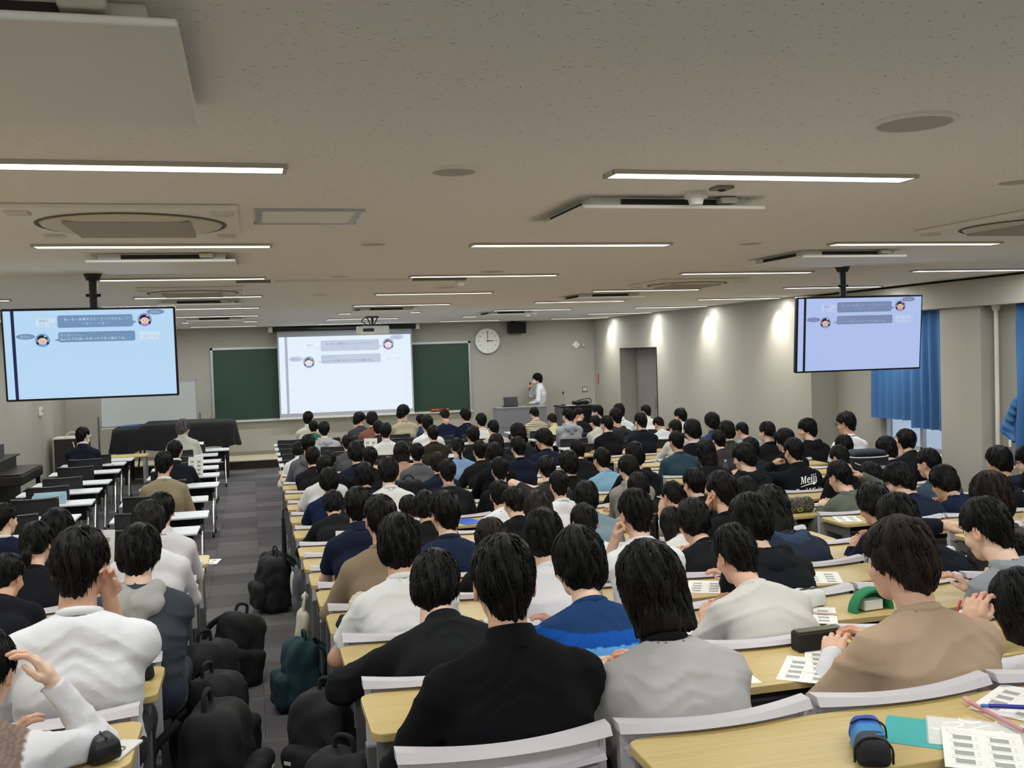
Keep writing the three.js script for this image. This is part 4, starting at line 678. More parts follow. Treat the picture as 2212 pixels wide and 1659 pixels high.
// spec: { hair, hc, top, color, opts } ; pose given by head centre, hip at the group origin
function figure(t, o) {
  const i = personCount++, near = o.near, W = o.W, hip = [0, 0.53, 0], H = o.head, u = [H[0], H[1] - hip[1], H[2]];
  const at = (f, dz = 0, dy = 0) => [u[0] * f, hip[1] + u[1] * f + dy, u[2] * f + dz];
  const lean = clamp(-u[2] / 0.45, 0, 1), ul = Math.hypot(u[0], u[1], u[2]), un = u.map((q) => q / ul), nd = (o.nd || 0.178) * o.hs, Nb = [H[0] - un[0] * nd, H[1] - un[1] * nd, H[2] - un[2] * nd + 0.045 + 0.03 * lean];
  const Sh = [Nb[0] - un[0] * 0.05 * W, Nb[1] - un[1] * 0.05 * W, Nb[2] - un[2] * 0.05 * W + 0.012], mid = (f, dz) => [hip[0] + (Sh[0] - hip[0]) * f, hip[1] + (Sh[1] - hip[1]) * f, hip[2] + (Sh[2] - hip[2]) * f + dz], Ch = mid(0.64, 0.02 + 0.04 * lean), Wa = mid(0.3, 0.02 + 0.03 * lean);
  const by = R(o.by || 0), side = (p, dx, dy = 0, dz = 0) => [p[0] + dx * Math.cos(by), p[1] + dy, p[2] + dz - dx * Math.sin(by)];
  const T = o.top, loose = { t: 0.016, l: 0.02, h: 0.028, s: 0.016, p: 0.014, j: 0.026 }[T] * (o.loose || 1);
  const shw = (o.shw || 0.165) * W, dk = o.deskY;
  // arms
  const S = [side(Sh, -shw, -0.025 * W, -0.01), side(Sh, shw, -0.025 * W, -0.01)], l1 = 0.285 * W, l2 = 0.255 * W;
  const pose = { desk: [[-0.12, dk + 0.035, -0.36 - 0.4 * lean * 0.3], [0.12, dk + 0.035, -0.36 - 0.12 * lean]], write: [[-0.17, dk + 0.035, -0.36], [0.09, dk + 0.04, -0.42]], lap: [[-0.08, 0.62, -0.24], [0.08, 0.62, -0.24]], fold: [[0.05, dk + 0.05, -0.36], [-0.04, dk + 0.035, -0.38]],
    cl: [[H[0] - 0.085, H[1] - 0.12, H[2] - 0.05], [0.1, dk + 0.035, -0.38]], cr: [[-0.1, dk + 0.035, -0.38], [H[0] + 0.085, H[1] - 0.12, H[2] - 0.05]], hang: [[-0.24, 0.6, -0.06], [0.24, 0.6, -0.06]] }[o.pose || 'desk'].map((p) => p.slice());
  if (o.lw) pose[0] = o.lw; if (o.rw) pose[1] = o.rw;
  const hint = [o.lh || (o.pose === 'cl' ? [-0.35, -1, 0.1] : [-0.6, -0.7, 0.35]), o.rh || (o.pose === 'cr' ? [0.35, -1, 0.1] : [0.6, -0.7, 0.35])];
  const E = [], Wr = []; for (const s of [0, 1]) { const [e, w] = elbow(S[s], pose[s], l1, l2, hint[s]); E[s] = e; Wr[s] = w; }
  // skin
  const skinP = [cap(Nb, [H[0], H[1] - 0.06 * W, H[2] + 0.02], 0.054 * W, 0.05 * W), cap(side(Sh, -0.08 * W), side(Sh, 0.08 * W), 0.045 * W), cap(side(Ch, -0.06 * W), side(Ch, 0.06 * W), 0.09 * W), cap(side(hip, -0.05), side(hip, 0.05), 0.1), cap(Sh, Nb, 0.05 * W, 0.052 * W)];
  for (const s of [0, 1]) skinP.push(cap(S[s], E[s], 0.043 * W, 0.038 * W), cap(E[s], Wr[s], 0.038 * W, 0.025 * W));
  const hq = new THREE.Quaternion().setFromEuler(new THREE.Euler(R(o.hp || 0), R(o.hy || 0), R(o.hr || 0), 'YXZ')), hm = new THREE.Matrix4().compose(v3(...H), hq, v3(o.hs, o.hs, o.hs));
  const list = [GEOSTRIP(sdf(skinP, 0.035, near ? 0.013 : 0.02)), GEOSTRIP(heads[near ? 0 : 1]).applyMatrix4(hm)];
  for (const s of [0, 1]) {
    const d = v3(Wr[s][0] - E[s][0], Wr[s][1] - E[s][1], Wr[s][2] - E[s][2]).normalize(), m = new THREE.Matrix4(), z = d.clone().negate(), up = v3(0, 1, 0.01);
    const custom = s ? o.rup : o.lup; if (custom) up.set(...custom);
    const x = up.clone().cross(z).normalize(); m.makeBasis(x, z.clone().cross(x).normalize(), z); m.setPosition(...Wr[s]);
    let hg = GEOSTRIP(hands[near ? 'near' : 'far'][(s ? o.rg : o.lg) ? 1 : 0]); const k = W * 0.98;
    if (s === 0) { hg.scale(-k, k, k); const p = hg.attributes.position, n = hg.attributes.normal, c = hg.attributes.color; for (let a = 0; a < p.count; a += 3) for (const q of [p, n, c]) { const b1 = [q.getX(a + 1), q.getY(a + 1), q.getZ(a + 1)]; q.setXYZ(a + 1, q.getX(a + 2), q.getY(a + 2), q.getZ(a + 2)); q.setXYZ(a + 2, ...b1); } } else hg.scale(k, k, k);
    list.push(hg.applyMatrix4(m));
  }
  part('body', mergeGeometries(list), SKINS[o.skin ?? i % 4], t);
  const headNode = (name, g, m) => { const q = part(name, g, m, t); q.position.set(...H); q.quaternion.copy(hq); q.scale.setScalar(o.hs); return q; };
  const hr = headNode('hair', hairFor(o.hair, near, i % (near ? 3 : 2)), HAIRCOL[o.hc || (i % 3 ? 'black' : 'soft')]); hr.scale.set(o.hs * (o.hw || 1), o.hs * (o.hh || 1), o.hs * (o.hw || 1));
  headNode('eyes', eyeG, eyeM);
  if (o.glasses) headNode('glasses', glassesG, glassesM);
  if (o.mask) headNode('face_mask', maskG, maskM);
  if (o.cap) headNode('headphones', o.cap, M.white);
  // shirt: torso with sleeves
  const tp = [cap(side(hip, -0.07 * W), side(hip, 0.07 * W), (0.105 + loose) * W), cap(side(Wa, -0.065 * W), side(Wa, 0.065 * W), (0.098 + loose) * W), cap(side(Ch, -0.085 * W), side(Ch, 0.085 * W), (0.094 + loose) * W), cap(side(Sh, -0.07 * W), side(Sh, 0.07 * W), (0.066 + loose * 0.7) * W), cap(Nb, S[0], 0.05 * W, (0.046 + loose * 0.7) * W), cap(Nb, S[1], 0.05 * W, (0.046 + loose * 0.7) * W)];
  const long = T !== 't' && T !== 'p', r1 = (0.05 + loose * 0.9) * W, r2 = (0.042 + loose * 0.9) * W;
  const sleeves = [[], []];
  for (const s of [0, 1]) {
    if (long) sleeves[s].push(cap(S[s], E[s], r1 * 1.02, r2), cap(E[s], Wr[s], r2, (0.03 + loose * 0.55) * W, l2 * (o.cuff || 0.96)));
    else { sleeves[s].push(cap(S[s], E[s], r1 * 1.08, r1 * 1.1, l1 * (o.sleeve || 0.72))); }
  }
  const vc = o.paint, sp = tp.concat(sleeves[0], sleeves[1]), fT = field(tp, 0.075), fS = field(sleeves[0].concat(sleeves[1]), 0.02), f = (x, y, z) => { const a = fT(x, y, z), b = fS(x, y, z), h = 0.035 - Math.abs(a - b); return Math.min(a, b) - (h > 0 ? h * h / 0.14 : 0); }, nk = cap(Nb, H, 0.059 * W, 0.064 * W), seed = i * 1.37, amp = (near ? 0.02 : 0.013) * (o.fold || 1);
  const ff = (x, y, z) => {
    let d = f(x, y, z); if (d > 0.05 || d < -0.06) return d;
    const lw = wob(x * 4, y * 4, z * 4, seed), ax = Math.abs(x), p1 = ax * 12 + y * 26 + 2.1 * lw + seed, p2 = ax * 34 - y * 7 + 1.6 * wob(x * 3, y * 6, z * 5, seed + 4), r1 = 1 - Math.abs(Math.sin(p1)), r2 = 1 - Math.abs(Math.sin(p2)), m1 = clamp(0.5 + 0.5 * wob(x * 5, y * 5, z * 5, seed + 9), 0, 1), m2 = clamp((Sh[1] - y) * 4, 0, 1) * clamp(0.6 + 0.4 * lw, 0, 1);
    const r3 = near ? 1 - Math.abs(Math.sin(ax * 26 + y * 44 + 2.6 * wob(x * 7, y * 7, z * 7, seed + 6))) : 0;
    d -= amp * (r1 * r1 * m1 * 0.6 + r2 * r2 * r2 * m2 * 0.7 + r3 * r3 * (1 - m1) * 0.38 - 0.3);
    const n = prim(nk, x, y, z), cut = -n; return y > Nb[1] - 0.05 ? Math.max(d, cut) : d;
  };
  const [lo, hi] = bounds(sp, 0.03), sg = nets(ff, lo, hi, o.cell || (near ? 0.0115 : 0.018));
  if (vc) paint(sg, (x, y, z) => vc(x, y, z, { Sh, Nb, hip, E, S, H }));
  const shirtName = { t: 'shirt', l: 'sweater', h: 'hoodie', s: 'shirt', p: 'polo_shirt', j: 'jacket' }[T];
  const shirt = part(shirtName, sg, cloth(vc ? '#ffffff' : o.color, vc), t);
  const na = v3(H[0] - Nb[0], H[1] - 0.08 - Nb[1], H[2] + 0.03 - Nb[2]).normalize(), nq = new THREE.Quaternion().setFromUnitVectors(v3(0, 1, 0), na.clone().lerp(v3(0, 1, -0.25), 0.45).normalize());
  const rib = (g, m, lift) => { const q = part('collar', g, m, shirt); q.position.set(Nb[0] + na.x * lift, Nb[1] + na.y * lift, Nb[2] + na.z * lift); q.quaternion.copy(nq); q.scale.setScalar(W); };
  const cc = o.collar || o.color;
  if (T === 't' || T === 'l') rib(collarTee, cloth(cc), (o.lift || 0.041) * W);
  if (T === 's' || T === 'j' || T === 'p') rib(collarFold, cloth(cc), 0.045 * W);
  if (T === 'j' && o.inner) rib(collarTee, cloth(o.inner), 0.085 * W);
  if (T === 'h') {
    const b = [Nb[0], Nb[1] + 0.035, Nb[2] + 0.012], P = [cap(side(b, -0.07 * W, 0.0, -0.055), side(b, -0.086 * W, -0.005, 0.03), 0.022 * W, 0.036 * W), cap(side(b, 0.07 * W, 0.0, -0.055), side(b, 0.086 * W, -0.005, 0.03), 0.022 * W, 0.036 * W), cap(side(b, -0.086 * W, -0.005, 0.03), side(b, 0, -0.035, 0.085), 0.036 * W, 0.044 * W), cap(side(b, 0.086 * W, -0.005, 0.03), side(b, 0, -0.035, 0.085), 0.036 * W, 0.044 * W), cap(side(b, 0, -0.06, 0.1), side(b, 0, -0.14, 0.115), 0.06 * W, 0.04 * W), cap(side(b, -0.07 * W, -0.06, 0.085), side(b, 0.07 * W, -0.06, 0.085), 0.05 * W)];
    const hg = sdf(P, 0.02, near ? 0.0095 : 0.014, (d, x, y, z) => d + 0.006 * wob(x * 26, y * 22, z * 24, seed + 5));
    part('hood', hg, cloth(o.hood || o.color), shirt);
  }
  if (o.print) { // print lying on the back of the shirt
    const [tex, w, h, px, py, tilt = 0] = o.print, n = 18, pos = [], uv = [], ind = [];
    for (let b = 0; b <= n; b++) for (let a = 0; a <= n; a++) {
      const uu = (a / n - 0.5) * w, vv = (b / n - 0.5) * h, x = px + uu * Math.cos(tilt) - vv * Math.sin(tilt), y = py + uu * Math.sin(tilt) + vv * Math.cos(tilt);
      let z = 0.5; while (z > -0.5 && ff(x, y, z) > 0.002) z -= Math.max(0.001, ff(x, y, z) * 0.6);
      pos.push(x, y, z + 0.004); uv.push(a / n, b / n);
    }
    for (let b = 0; b < n; b++) for (let a = 0; a < n; a++) { const q = b * (n + 1) + a; ind.push(q, q + 1, q + n + 1, q + 1, q + n + 2, q + n + 1); }
    const g = new THREE.BufferGeometry(); g.setAttribute('position', new THREE.Float32BufferAttribute(pos, 3)); g.setAttribute('uv', new THREE.Float32BufferAttribute(uv, 2)); g.setIndex(ind); g.computeVertexNormals();
    part('back_print', g, std('#ffffff', 0.85, { map: tex, transparent: true, alphaTest: 0.4 }), shirt);
  }
  if (!o.standing) { const lg = part('trousers', legsG, trouserM[i % 3], t); lg.scale.set(W, 1, 1); part('shoes', shoesG, shoeM[i % 2], t); }
  return { Nb, Sh, H, Wr, E, S, W };
}
const collarTee = new THREE.TorusGeometry(0.066, 0.009, 8, 32).rotateX(Math.PI / 2).scale(1, 1.7, 1.04);
const collarFold = new THREE.LatheGeometry([[0.058, 0.03], [0.064, 0.034], [0.07, 0.026], [0.084, -0.03], [0.078, -0.034], [0.062, 0.0]].map((p) => new THREE.Vector2(...p)), 28);
const textTex = (w, h, draw) => canvas(w, h, (g, a, b) => { g.clearRect(0, 0, a, b); draw(g, a, b); });
const CAST = {
  A1: [1.02,1.337,19.95,0.08,0.23,'W18',1, 's', 's', '#cfcabb', "cream shirt", {}],
  A2: [1.07,1.200,19.05,0.26,0.20,'W17',1, 's', 't', '#2f6b50', "green top", {}],
  A3: [1.19,1.241,18.10,0.18,0.24,'W16',1, 's', 'h', '#a9a7ab', "light grey hoodie beside the green top", {}],
  A4: [2.00,1.271,19.95,0.14,0.23,'W18',2, 'm', 'l', '#3d3e42', "dark grey top, face turned towards the aisle", {hy:-70}],
  A5: [2.13,1.323,19.05,0.10,0.24,'W17',2, 'm', 'l', '#8a5a4c', "rust brown sweater", {}],
  A6: [2.01,1.280,17.15,0.12,0.21,'W15',2, 's', 'l', '#2f2926', "dark brown top", {}],
  A7: [2.01,1.301,16.20,0.12,0.23,'W14',2, 's', 't', '#dcdbd7', "white T-shirt", {}],
  A8: [2.85,1.380,19.95,0.08,0.27,'W18',3, 'm', 'l', '#b5a98f', "beige shirt, head turned towards the clock", {hy:-55}],
  A9: [3.22,1.170,19.95,0.30,0.22,'W18',4, 's', 'l', '#1e4468', "teal blue top, leaning left", {}],
  A10: [2.83,1.335,17.15,0.10,0.25,'W15',3, 's', 't', '#e3e2e0', "white T-shirt", {}],
  A11: [2.58,1.304,15.18,0.10,0.21,'R13',3, 's', 'l', '#2d2b1f', "dark olive top", {}],
  A12: [3.50,1.313,19.05,0.10,0.22,'W17',4, 's', 't', '#1b2038', "navy top, head bowed", {hp:-35}],
  A13: [3.90,1.321,19.05,0.10,0.25,'W17',5, 's', 't', '#171d33', "navy T-shirt with a blue circular back print", {}],
  A14: [4.00,1.259,18.10,0.16,0.24,'W16',5, 's', 't', '#d8d7d2', "white T-shirt", {}],
  A15: [4.02,1.182,17.15,0.28,0.23,'W15',5, 's', 'l', '#b7a497', "pinkish beige top", {}],
  A16: [1.33,1.215,15.18,0.22,0.20,'R13',1, 's', 't', '#4d4e52', "grey T-shirt", {}],
  A17: [0.71,1.328,14.29,0.10,0.23,'R12',0, 's', 'h', '#63656a', "mid grey hoodie", {}],
  A17b: [0.63,1.140,15.18,0.34,0.15,'R13',0, 'm', 's', '#d9d8d4', "white shirt, half hidden", {}],
  A18: [0.72,1.226,13.40,0.20,0.22,'R11',0, 's', 't', '#1d1d22', "black T-shirt beside the aisle", {}],
  A19: [0.74,1.289,11.62,0.12,0.22,'R9',0, 's', 't', '#d9d9d9', "white T-shirt beside the aisle", {}],
  A20: [0.72,1.241,10.73,0.18,0.22,'R8',0, 'm', 't', '#16223f', "navy blue T-shirt beside the aisle", {}],
  A21: [0.85,1.255,12.51,0.16,0.15,'R10',0, 's', 'l', '#17171a', "black top, half hidden", {}],
  A22: [1.27,1.273,13.40,0.14,0.25,'R11',1, 'm', 't', '#1a2233', "dark navy T-shirt", {}],
  A23: [1.34,1.275,12.51,0.14,0.22,'R10',1, 's', 'l', '#18191c', "black top", {}],
  A24: [1.86,1.231,13.40,0.20,0.23,'R11',2, 'b', 't', '#b98f79', "peach top", {}],
  A25: [1.91,1.290,12.51,0.12,0.20,'R10',2, 's', 't', '#5a5a5e', "grey T-shirt", {}],
  A26: [1.32,1.324,10.73,0.10,0.24,'R8',1, 'm', 't', '#dedede', "white T-shirt", {}],
  A27: [1.19,1.168,11.62,0.30,0.26,'R9',1, 'm', 'l', '#131316', "black top, bent forward", {}],
  A28: [2.01,1.250,11.62,0.16,0.19,'R9',2, 'm', 't', '#1c2233', "navy top and brownish hair", {hc:'brown'}],
  A29: [1.94,1.264,10.73,0.14,0.22,'R8',2, 's', 't', '#1d1e20', "black T-shirt with a pale collar", {collar:'#8d8f8f'}],
  A30: [2.60,1.250,13.40,0.16,0.22,'R11',3, 'p', 't', '#7f9bc0', "light blue top", {}],
  A31: [0.71,1.097,9.84,0.40,0.19,'R7',0, 'm', 'l', '#191b1c', "black top and face mask strings", {mask:1,pose:'write'}],
  A32: [0.65,1.508,7.18,0.12,0.21,'R4',0, 's', 'p', '#182036', "navy polo shirt", {}],
  A33: [0.69,1.568,6.29,0.12,0.23,'R3',0, 's', 'l', '#8d7b66', "brown beige sweater beside the aisle", {pose:'write'}],
  A34: [1.30,1.130,8.95,0.42,0.19,'R6',1, 's', 'l', '#16171a', "black top", {}],
  A35: [1.28,1.299,8.07,0.30,0.18,'R5',1, 'm', 'l', '#17181a', "black top", {}],
  A36: [1.25,1.429,7.18,0.20,0.25,'R4',1, 's', 't', '#1b2840', "dark blue T-shirt and glasses", {glasses:1,hy:12}],
  A37: [0.68,1.577,5.40,0.20,0.24,'R2',0, 'm', 't', '#dfdfde', "white T-shirt beside the fluffy pouch", {pose:'write'}],
  A38: [0.74,1.517,4.51,0.40,0.24,'R1',0, 'm', 'j', '#17181a', "black school jacket and glasses", {glasses:1,hy:-18,pose:'write',lh:[-1,-.45,.1]}],
  A39: [0.76,1.785,3.62,0.14,0.25,'R0',0, 's', 'j', '#0d0e11', "black track jacket", {hy:-4,shw:.185,hw:1.0}],
  A40: [1.42,1.324,6.29,0.44,0.23,'R3',1, 'm', 'l', '#1b1a1b', "dark top, brownish hair", {hc:'brown'}],
  B1: [3.20,1.249,15.18,0.16,0.23,'R13',4, 'k', 'l', '#16171b', "black top", {}],
  B2: [3.37,1.185,14.29,0.28,0.24,'R12',4, 'm', 'l', '#17181c', "dark top", {}],
  B3: [3.90,1.265,15.18,0.14,0.26,'R13',5, 'm', 't', '#1a1d28', "navy top and glasses", {glasses:1,hy:20}],
  B4: [5.27,1.267,19.05,0.14,0.20,'W17',6, 's', 't', '#d9cfa9', "cream T-shirt with thin black stripes", {stripe:1,hp:-25}],
  B5: [5.39,1.179,18.10,0.30,0.17,'W16',6, 's', 's', '#cdc294', "pale yellow shirt, bent forward", {hp:-35}],
  B6: [5.32,1.341,17.15,0.10,0.22,'W15',6, 's', 'h', '#9fa0a6', "light grey hoodie", {}],
  B7: [5.86,1.269,18.10,0.14,0.19,'W16',7, 's', 'l', '#1a1a1d', "black top, face turned to the windows", {hy:-120}],
  B8: [6.56,1.255,19.05,0.16,0.24,'W17',8, 's', 's', '#b6b1a8', "pale shirt, face turned to the lecturer", {hy:55}],
  B9: [5.90,1.174,17.15,0.30,0.21,'W15',7, 's', 's', '#c3bfb3', "cream shirt", {}],
  B10: [5.32,1.321,15.18,0.10,0.22,'R13',6, 's', 'l', '#151518', "black top and glasses", {glasses:1,hy:25}],
  B11: [5.85,1.365,16.20,0.08,0.25,'W14',7, 's', 'h', '#33363a', "charcoal hoodie", {}],
  B12: [6.64,1.323,18.10,0.10,0.24,'W16',8, 's', 's', '#d9dade', "white shirt", {}],
  B13: [4.06,1.230,14.29,0.20,0.27,'R12',5, 'm', 't', '#171d30', "navy T-shirt and glasses, smiling sideways", {glasses:1,hy:50}],
  B14: [3.18,1.303,12.51,0.12,0.22,'R10',4, 's', 't', '#161b2c', "navy T-shirt", {}],
  B15: [2.69,1.275,12.51,0.14,0.19,'R10',3, 's', 't', '#1b1c1e', "black T-shirt with shaved neck", {}],
  B16: [2.66,1.331,11.62,0.10,0.21,'R9',3, 'm', 'l', '#121214', "black top", {}],
  B17: [2.51,1.254,10.73,0.16,0.23,'R8',3, 's', 't', '#121315', "black T-shirt", {}],
  B18: [2.75,1.346,9.84,0.10,0.21,'R7',3, 's', 't', '#2c2f2e', "dark grey-green T-shirt, one hand on the shoulder", {lw:[-.13,1.04,-.06],lh:[-1,-.5,-.1]}],
  B19: [3.27,1.278,10.73,0.14,0.23,'R8',4, 'm', 'l', '#141417', "black top", {}],
  B20: [3.99,1.218,12.51,0.22,0.22,'R10',5, 's', 't', '#161619', "black wide-neck T-shirt", {}],
  B21: [4.02,1.182,11.62,0.28,0.24,'R9',5, 's', 't', '#7fa6bf', "light blue T-shirt with a small print", {}],
  B22: [3.60,1.296,9.84,0.12,0.20,'R7',4, 'm', 'h', '#8b8883', "pale grey hoodie and glasses", {glasses:1,hy:25}],
  B23: [2.61,1.300,8.95,0.16,0.21,'R6',3, 's', 't', '#e6e6ea', "white T-shirt", {}],
  B24: [2.61,1.291,8.07,0.30,0.22,'R5',3, 'm', 't', '#7b9099', "grey-blue top and mask", {mask:1}],
  B25: [2.09,1.228,8.95,0.28,0.21,'R6',2, 's', 't', '#e2e1e4', "white T-shirt", {}],
  B26: [2.00,1.283,8.07,0.32,0.17,'R5',2, 's', 't', '#141416', "black T-shirt", {}],
  B27: [1.95,1.361,7.18,0.32,0.23,'R4',2, 'm', 'l', '#2c2b2b', "dark top and dark brown hair", {hc:'brown'}],
  B28: [1.45,1.540,5.40,0.26,0.23,'R2',1, 'm', 't', '#dcdbe0', "white T-shirt, head low", {}],
  B29: [2.02,1.388,6.29,0.38,0.20,'R3',2, 's', 't', '#d8d8dd', "white T-shirt, neck bent down", {hp:-32}],
  B30: [1.36,1.590,4.51,0.30,0.27,'R1',1, 'm', 'l', '#1d3a66', "blue rugby shirt with bright blue bands", {bands:1,hy:10}],
  B31: [1.30,1.710,3.62,0.22,0.26,'R0',1, 'b', 't', '#b8b5b3', "light grey T-shirt with black collar and bobbed hair", {collar:'#141416',hc:'soft',hy:8,hr:6,sleeve:.95,loose:1.6,lift:.04,hw:.96,hh:.98}],
  B32: [1.92,1.634,5.40,0.14,0.17,'R2',2, 's', 't', '#e4e3e6', "white T-shirt, hand held to the ear", {pose:'cl',lg:1}],
  B33: [3.41,1.231,8.07,0.38,0.20,'R5',4, 's', 't', '#d6d5cf', "off-white T-shirt, hand on the cheek", {pose:'cl'}],
  B34: [3.98,1.223,8.95,0.30,0.24,'R6',5, 's', 'l', '#151518', "black top", {}],
  B35: [3.32,1.443,7.18,0.18,0.25,'R4',4, 's', 'l', '#141417', "black top, hand near the mouth", {pose:'cl',hy:15}],
  B36: [2.78,1.363,6.29,0.40,0.24,'R3',3, 'm', 't', '#151619', "black T-shirt with bowl haircut", {hp:-20}],
  B37: [3.04,1.154,7.18,0.44,0.16,'R4',3, 'l', 't', '#dcdbd6', "white top and long hair", {}],
  B38: [3.42,1.214,8.95,0.30,0.22,'R6',4, 'm', 'h', '#17171a', "black hoodie with white edging", {hood:'#1c1c1f'}],
  C1: [7.19,1.271,18.10,0.14,0.19,'W16',9, 's', 't', '#d9d8d6', "white T-shirt", {}],
  C2: [7.49,1.241,17.15,0.18,0.25,'W15',9, 's', 's', '#d4d3d1', "white shirt", {}],
  C3: [6.72,1.163,16.20,0.32,0.19,'W14',8, 's', 's', '#d2d5dc', "white shirt, bent low over the table", {hp:-40}],
  C4: [5.89,1.339,15.18,0.10,0.23,'R13',7, 's', 't', '#171b24', "dark navy T-shirt", {}],
  C5: [6.68,1.350,14.29,0.10,0.24,'R12',8, 'm', 's', '#33476b', "denim blue shirt", {}],
  C6: [6.48,1.287,13.40,0.12,0.24,'R11',8, 'm', 't', '#3f4233', "olive T-shirt", {}],
  C7: [7.29,1.160,14.29,0.32,0.20,'R12',9, 's', 'h', '#9a9a9d', "light grey hoodie, head bent low by the wall", {}],
  C8: [6.61,1.330,12.51,0.10,0.23,'R10',8, 'p', 'l', '#17171a', "black top and ponytail", {}],
  C9: [6.10,1.263,14.29,0.14,0.21,'R12',7, 'k', 's', '#c9c5b9', "cream shirt and spiky hair", {}],
  C10: [5.94,1.334,13.40,0.10,0.26,'R11',7, 'm', 'l', '#17161b', "black top with white collar and glasses", {glasses:1,collar:'#d8d8d8'}],
  C11: [5.32,1.263,12.51,0.14,0.23,'R10',6, 's', 'l', '#2f434f', "slate blue sweatshirt", {shw:.19}],
  C12: [5.95,1.233,12.51,0.20,0.21,'R10',7, 's', 't', '#3a3638', "dark grey T-shirt", {}],
  C13: [5.96,1.206,11.62,0.24,0.23,'R9',7, 'm', 'l', '#232428', "charcoal top", {}],
  C14: [6.37,1.303,11.62,0.12,0.24,'R9',8, 'm', 'l', '#161719', "black top", {}],
  C15: [5.35,1.209,11.62,0.24,0.26,'R9',6, 'l', 'l', '#141318', "black top and long black hair", {}],
  C16: [5.37,1.242,10.73,0.18,0.28,'R8',6, 'm', 'h', '#17191b', "black hoodie, face half turned", {hy:40}],
  C17: [4.02,1.336,10.73,0.10,0.23,'R8',5, 'm', 'h', '#131417', "black hoodie, slumped over the desk", {}],
  C18: [4.11,1.220,8.07,0.40,0.20,'R5',5, 'm', 'l', '#1a1a1d', "dark top", {}],
  C19: [3.32,1.421,6.29,0.34,0.28,'R3',4, 'l', 'h', '#262d3b', "dark blue hoodie with lighter hood lining", {hood:'#34455f'}],
  C20: [2.65,1.540,5.40,0.26,0.24,'R2',3, 'm', 'h', '#191c1f', "black hooded jacket", {hw:1.04}],
  C21: [2.16,1.534,4.51,0.38,0.23,'R1',2, 's', 't', '#c9c5bf', "cream sweatshirt, both ears showing", {sleeve:.95,hr:3}],
  D1: [7.78,1.256,13.40,0.16,0.26,'R11',9, 'm', 'h', '#151619', "black hoodie, face turned to the stage", {hy:60}],
  D2: [7.79,1.401,12.51,0.08,0.26,'R10',9, 'k', 't', '#d9d9dd', "white T-shirt, spiky hair and glasses", {glasses:1,hy:30}],
  D3: [8.17,1.205,11.62,0.24,0.25,'R9',9, 'm', 'l', '#141417', "black top and glasses, head tilted back", {glasses:1,hy:25,hp:18}],
  D5: [5.98,1.276,10.73,0.14,0.28,'R8',7, 's', 'j', '#13161a', "black jacket with white script lettering on the back", {meiji:1,lw:[-.16,.98,-.30],lh:[-1,-.6,.2],lg:1}],
  D6: [6.62,1.282,10.73,0.12,0.23,'R8',8, 's', 'l', '#1a1a1e', "dark top behind the cooler bag", {}],
  D7: [6.00,1.266,9.84,0.14,0.22,'R7',7, 's', 't', '#141417', "black T-shirt, head bowed", {hp:-30}],
  D8: [7.25,1.220,10.73,0.22,0.24,'R8',9, 'm', 't', '#18213a', "navy T-shirt", {}],
  D9: [6.46,1.279,8.95,0.20,0.24,'R6',8, 's', 't', '#3f4f60', "blue grey T-shirt", {hy:20,hp:-15}],
  D10: [6.12,1.198,8.07,0.42,0.27,'R5',7, 'm', 'h', '#182039', "navy hoodie with white arched lettering", {since:1}],
  D11: [7.32,1.251,8.95,0.24,0.25,'R6',9, 'm', 'h', '#171c2c', "dark navy hoodie", {hy:15}],
  D12: [6.84,1.374,8.07,0.16,0.25,'R5',8, 'm', 'l', '#22252c', "dark top and glasses by the windows", {glasses:1,hy:40}],
  D12b: [6.35,1.245,7.18,0.44,0.27,'R4',7, 'm', 't', '#d9d6d8', "white T-shirt by the windows, behind the round glasses", {}],
  D13: [5.54,1.200,8.95,0.32,0.27,'R6',6, 's', 'h', '#5f6459', "grey-green hooded parka", {rw:[.2,1.0,-.28],rh:[1,-.6,.1]}],
  D14: [5.93,1.153,8.95,0.38,0.23,'R6',7, 'm', 't', '#17181b', "black T-shirt", {}],
  D15: [5.60,1.257,8.07,0.36,0.27,'R5',6, 'm', 'l', '#1a2338', "navy top and round glasses", {glasses:1,hy:45}],
  D16: [4.13,1.383,6.29,0.38,0.24,'R3',5, 'm', 'h', '#181c2a', "dark navy hoodie, hand on the desk edge", {}],
  D17: [3.68,1.455,5.40,0.38,0.27,'R2',4, 'm', 'l', '#161a26', "navy long sleeve top, elbow raised beside the head", {lw:[-.05,1.0,.09],lh:[-1,.35,-.1]}],
  D18: [4.18,1.576,5.40,0.20,0.28,'R2',5, 'm', 't', '#4a4644', "dark top and brown hair", {hc:'brown'}],
  D19: [3.50,1.575,4.51,0.32,0.26,'R1',4, 's', 'h', '#8b8d92', "heather grey hoodie", {hy:12}],
  D20: [2.26,1.729,3.62,0.18,0.31,'R0',2, 'm', 't', '#b39a82', "oversized beige T-shirt over white sleeves, brown hair", {hc:'brown',layer:1,hy:22,shw:.185,loose:1.5,sleeve:.9,hw:.97,hh:.97}],
  D21: [3.77,1.349,4.51,0.44,0.21,'R1',5, 'm', 'l', '#8f8d90', "grey top, face bent over the desk", {hy:60,hp:-20}],
  D22: [3.02,1.413,3.62,0.44,0.25,'R0',3, 'b', 't', '#cfcdd2', "white T-shirt and black bob, red pen in hand", {hp:-25,rg:1,lw:[-.32,.76,-.34]}],
  L1: [-2.72,1.345,18.20,0.08,0.29,'V7',1, 'o', 'j', '#171a28', "dark navy suit and face mask", {mask:1,inner:'#dddddd',hy:-25}],
  L2: [-1.21,1.335,19.20,0.10,0.27,'V8',0, 'g', 'j', '#b9b9ab', "pale jacket with dark trim, grey-haired, reading a sheet", {hc:'grey',hy:-35,hp:-8,pose:'write'}],
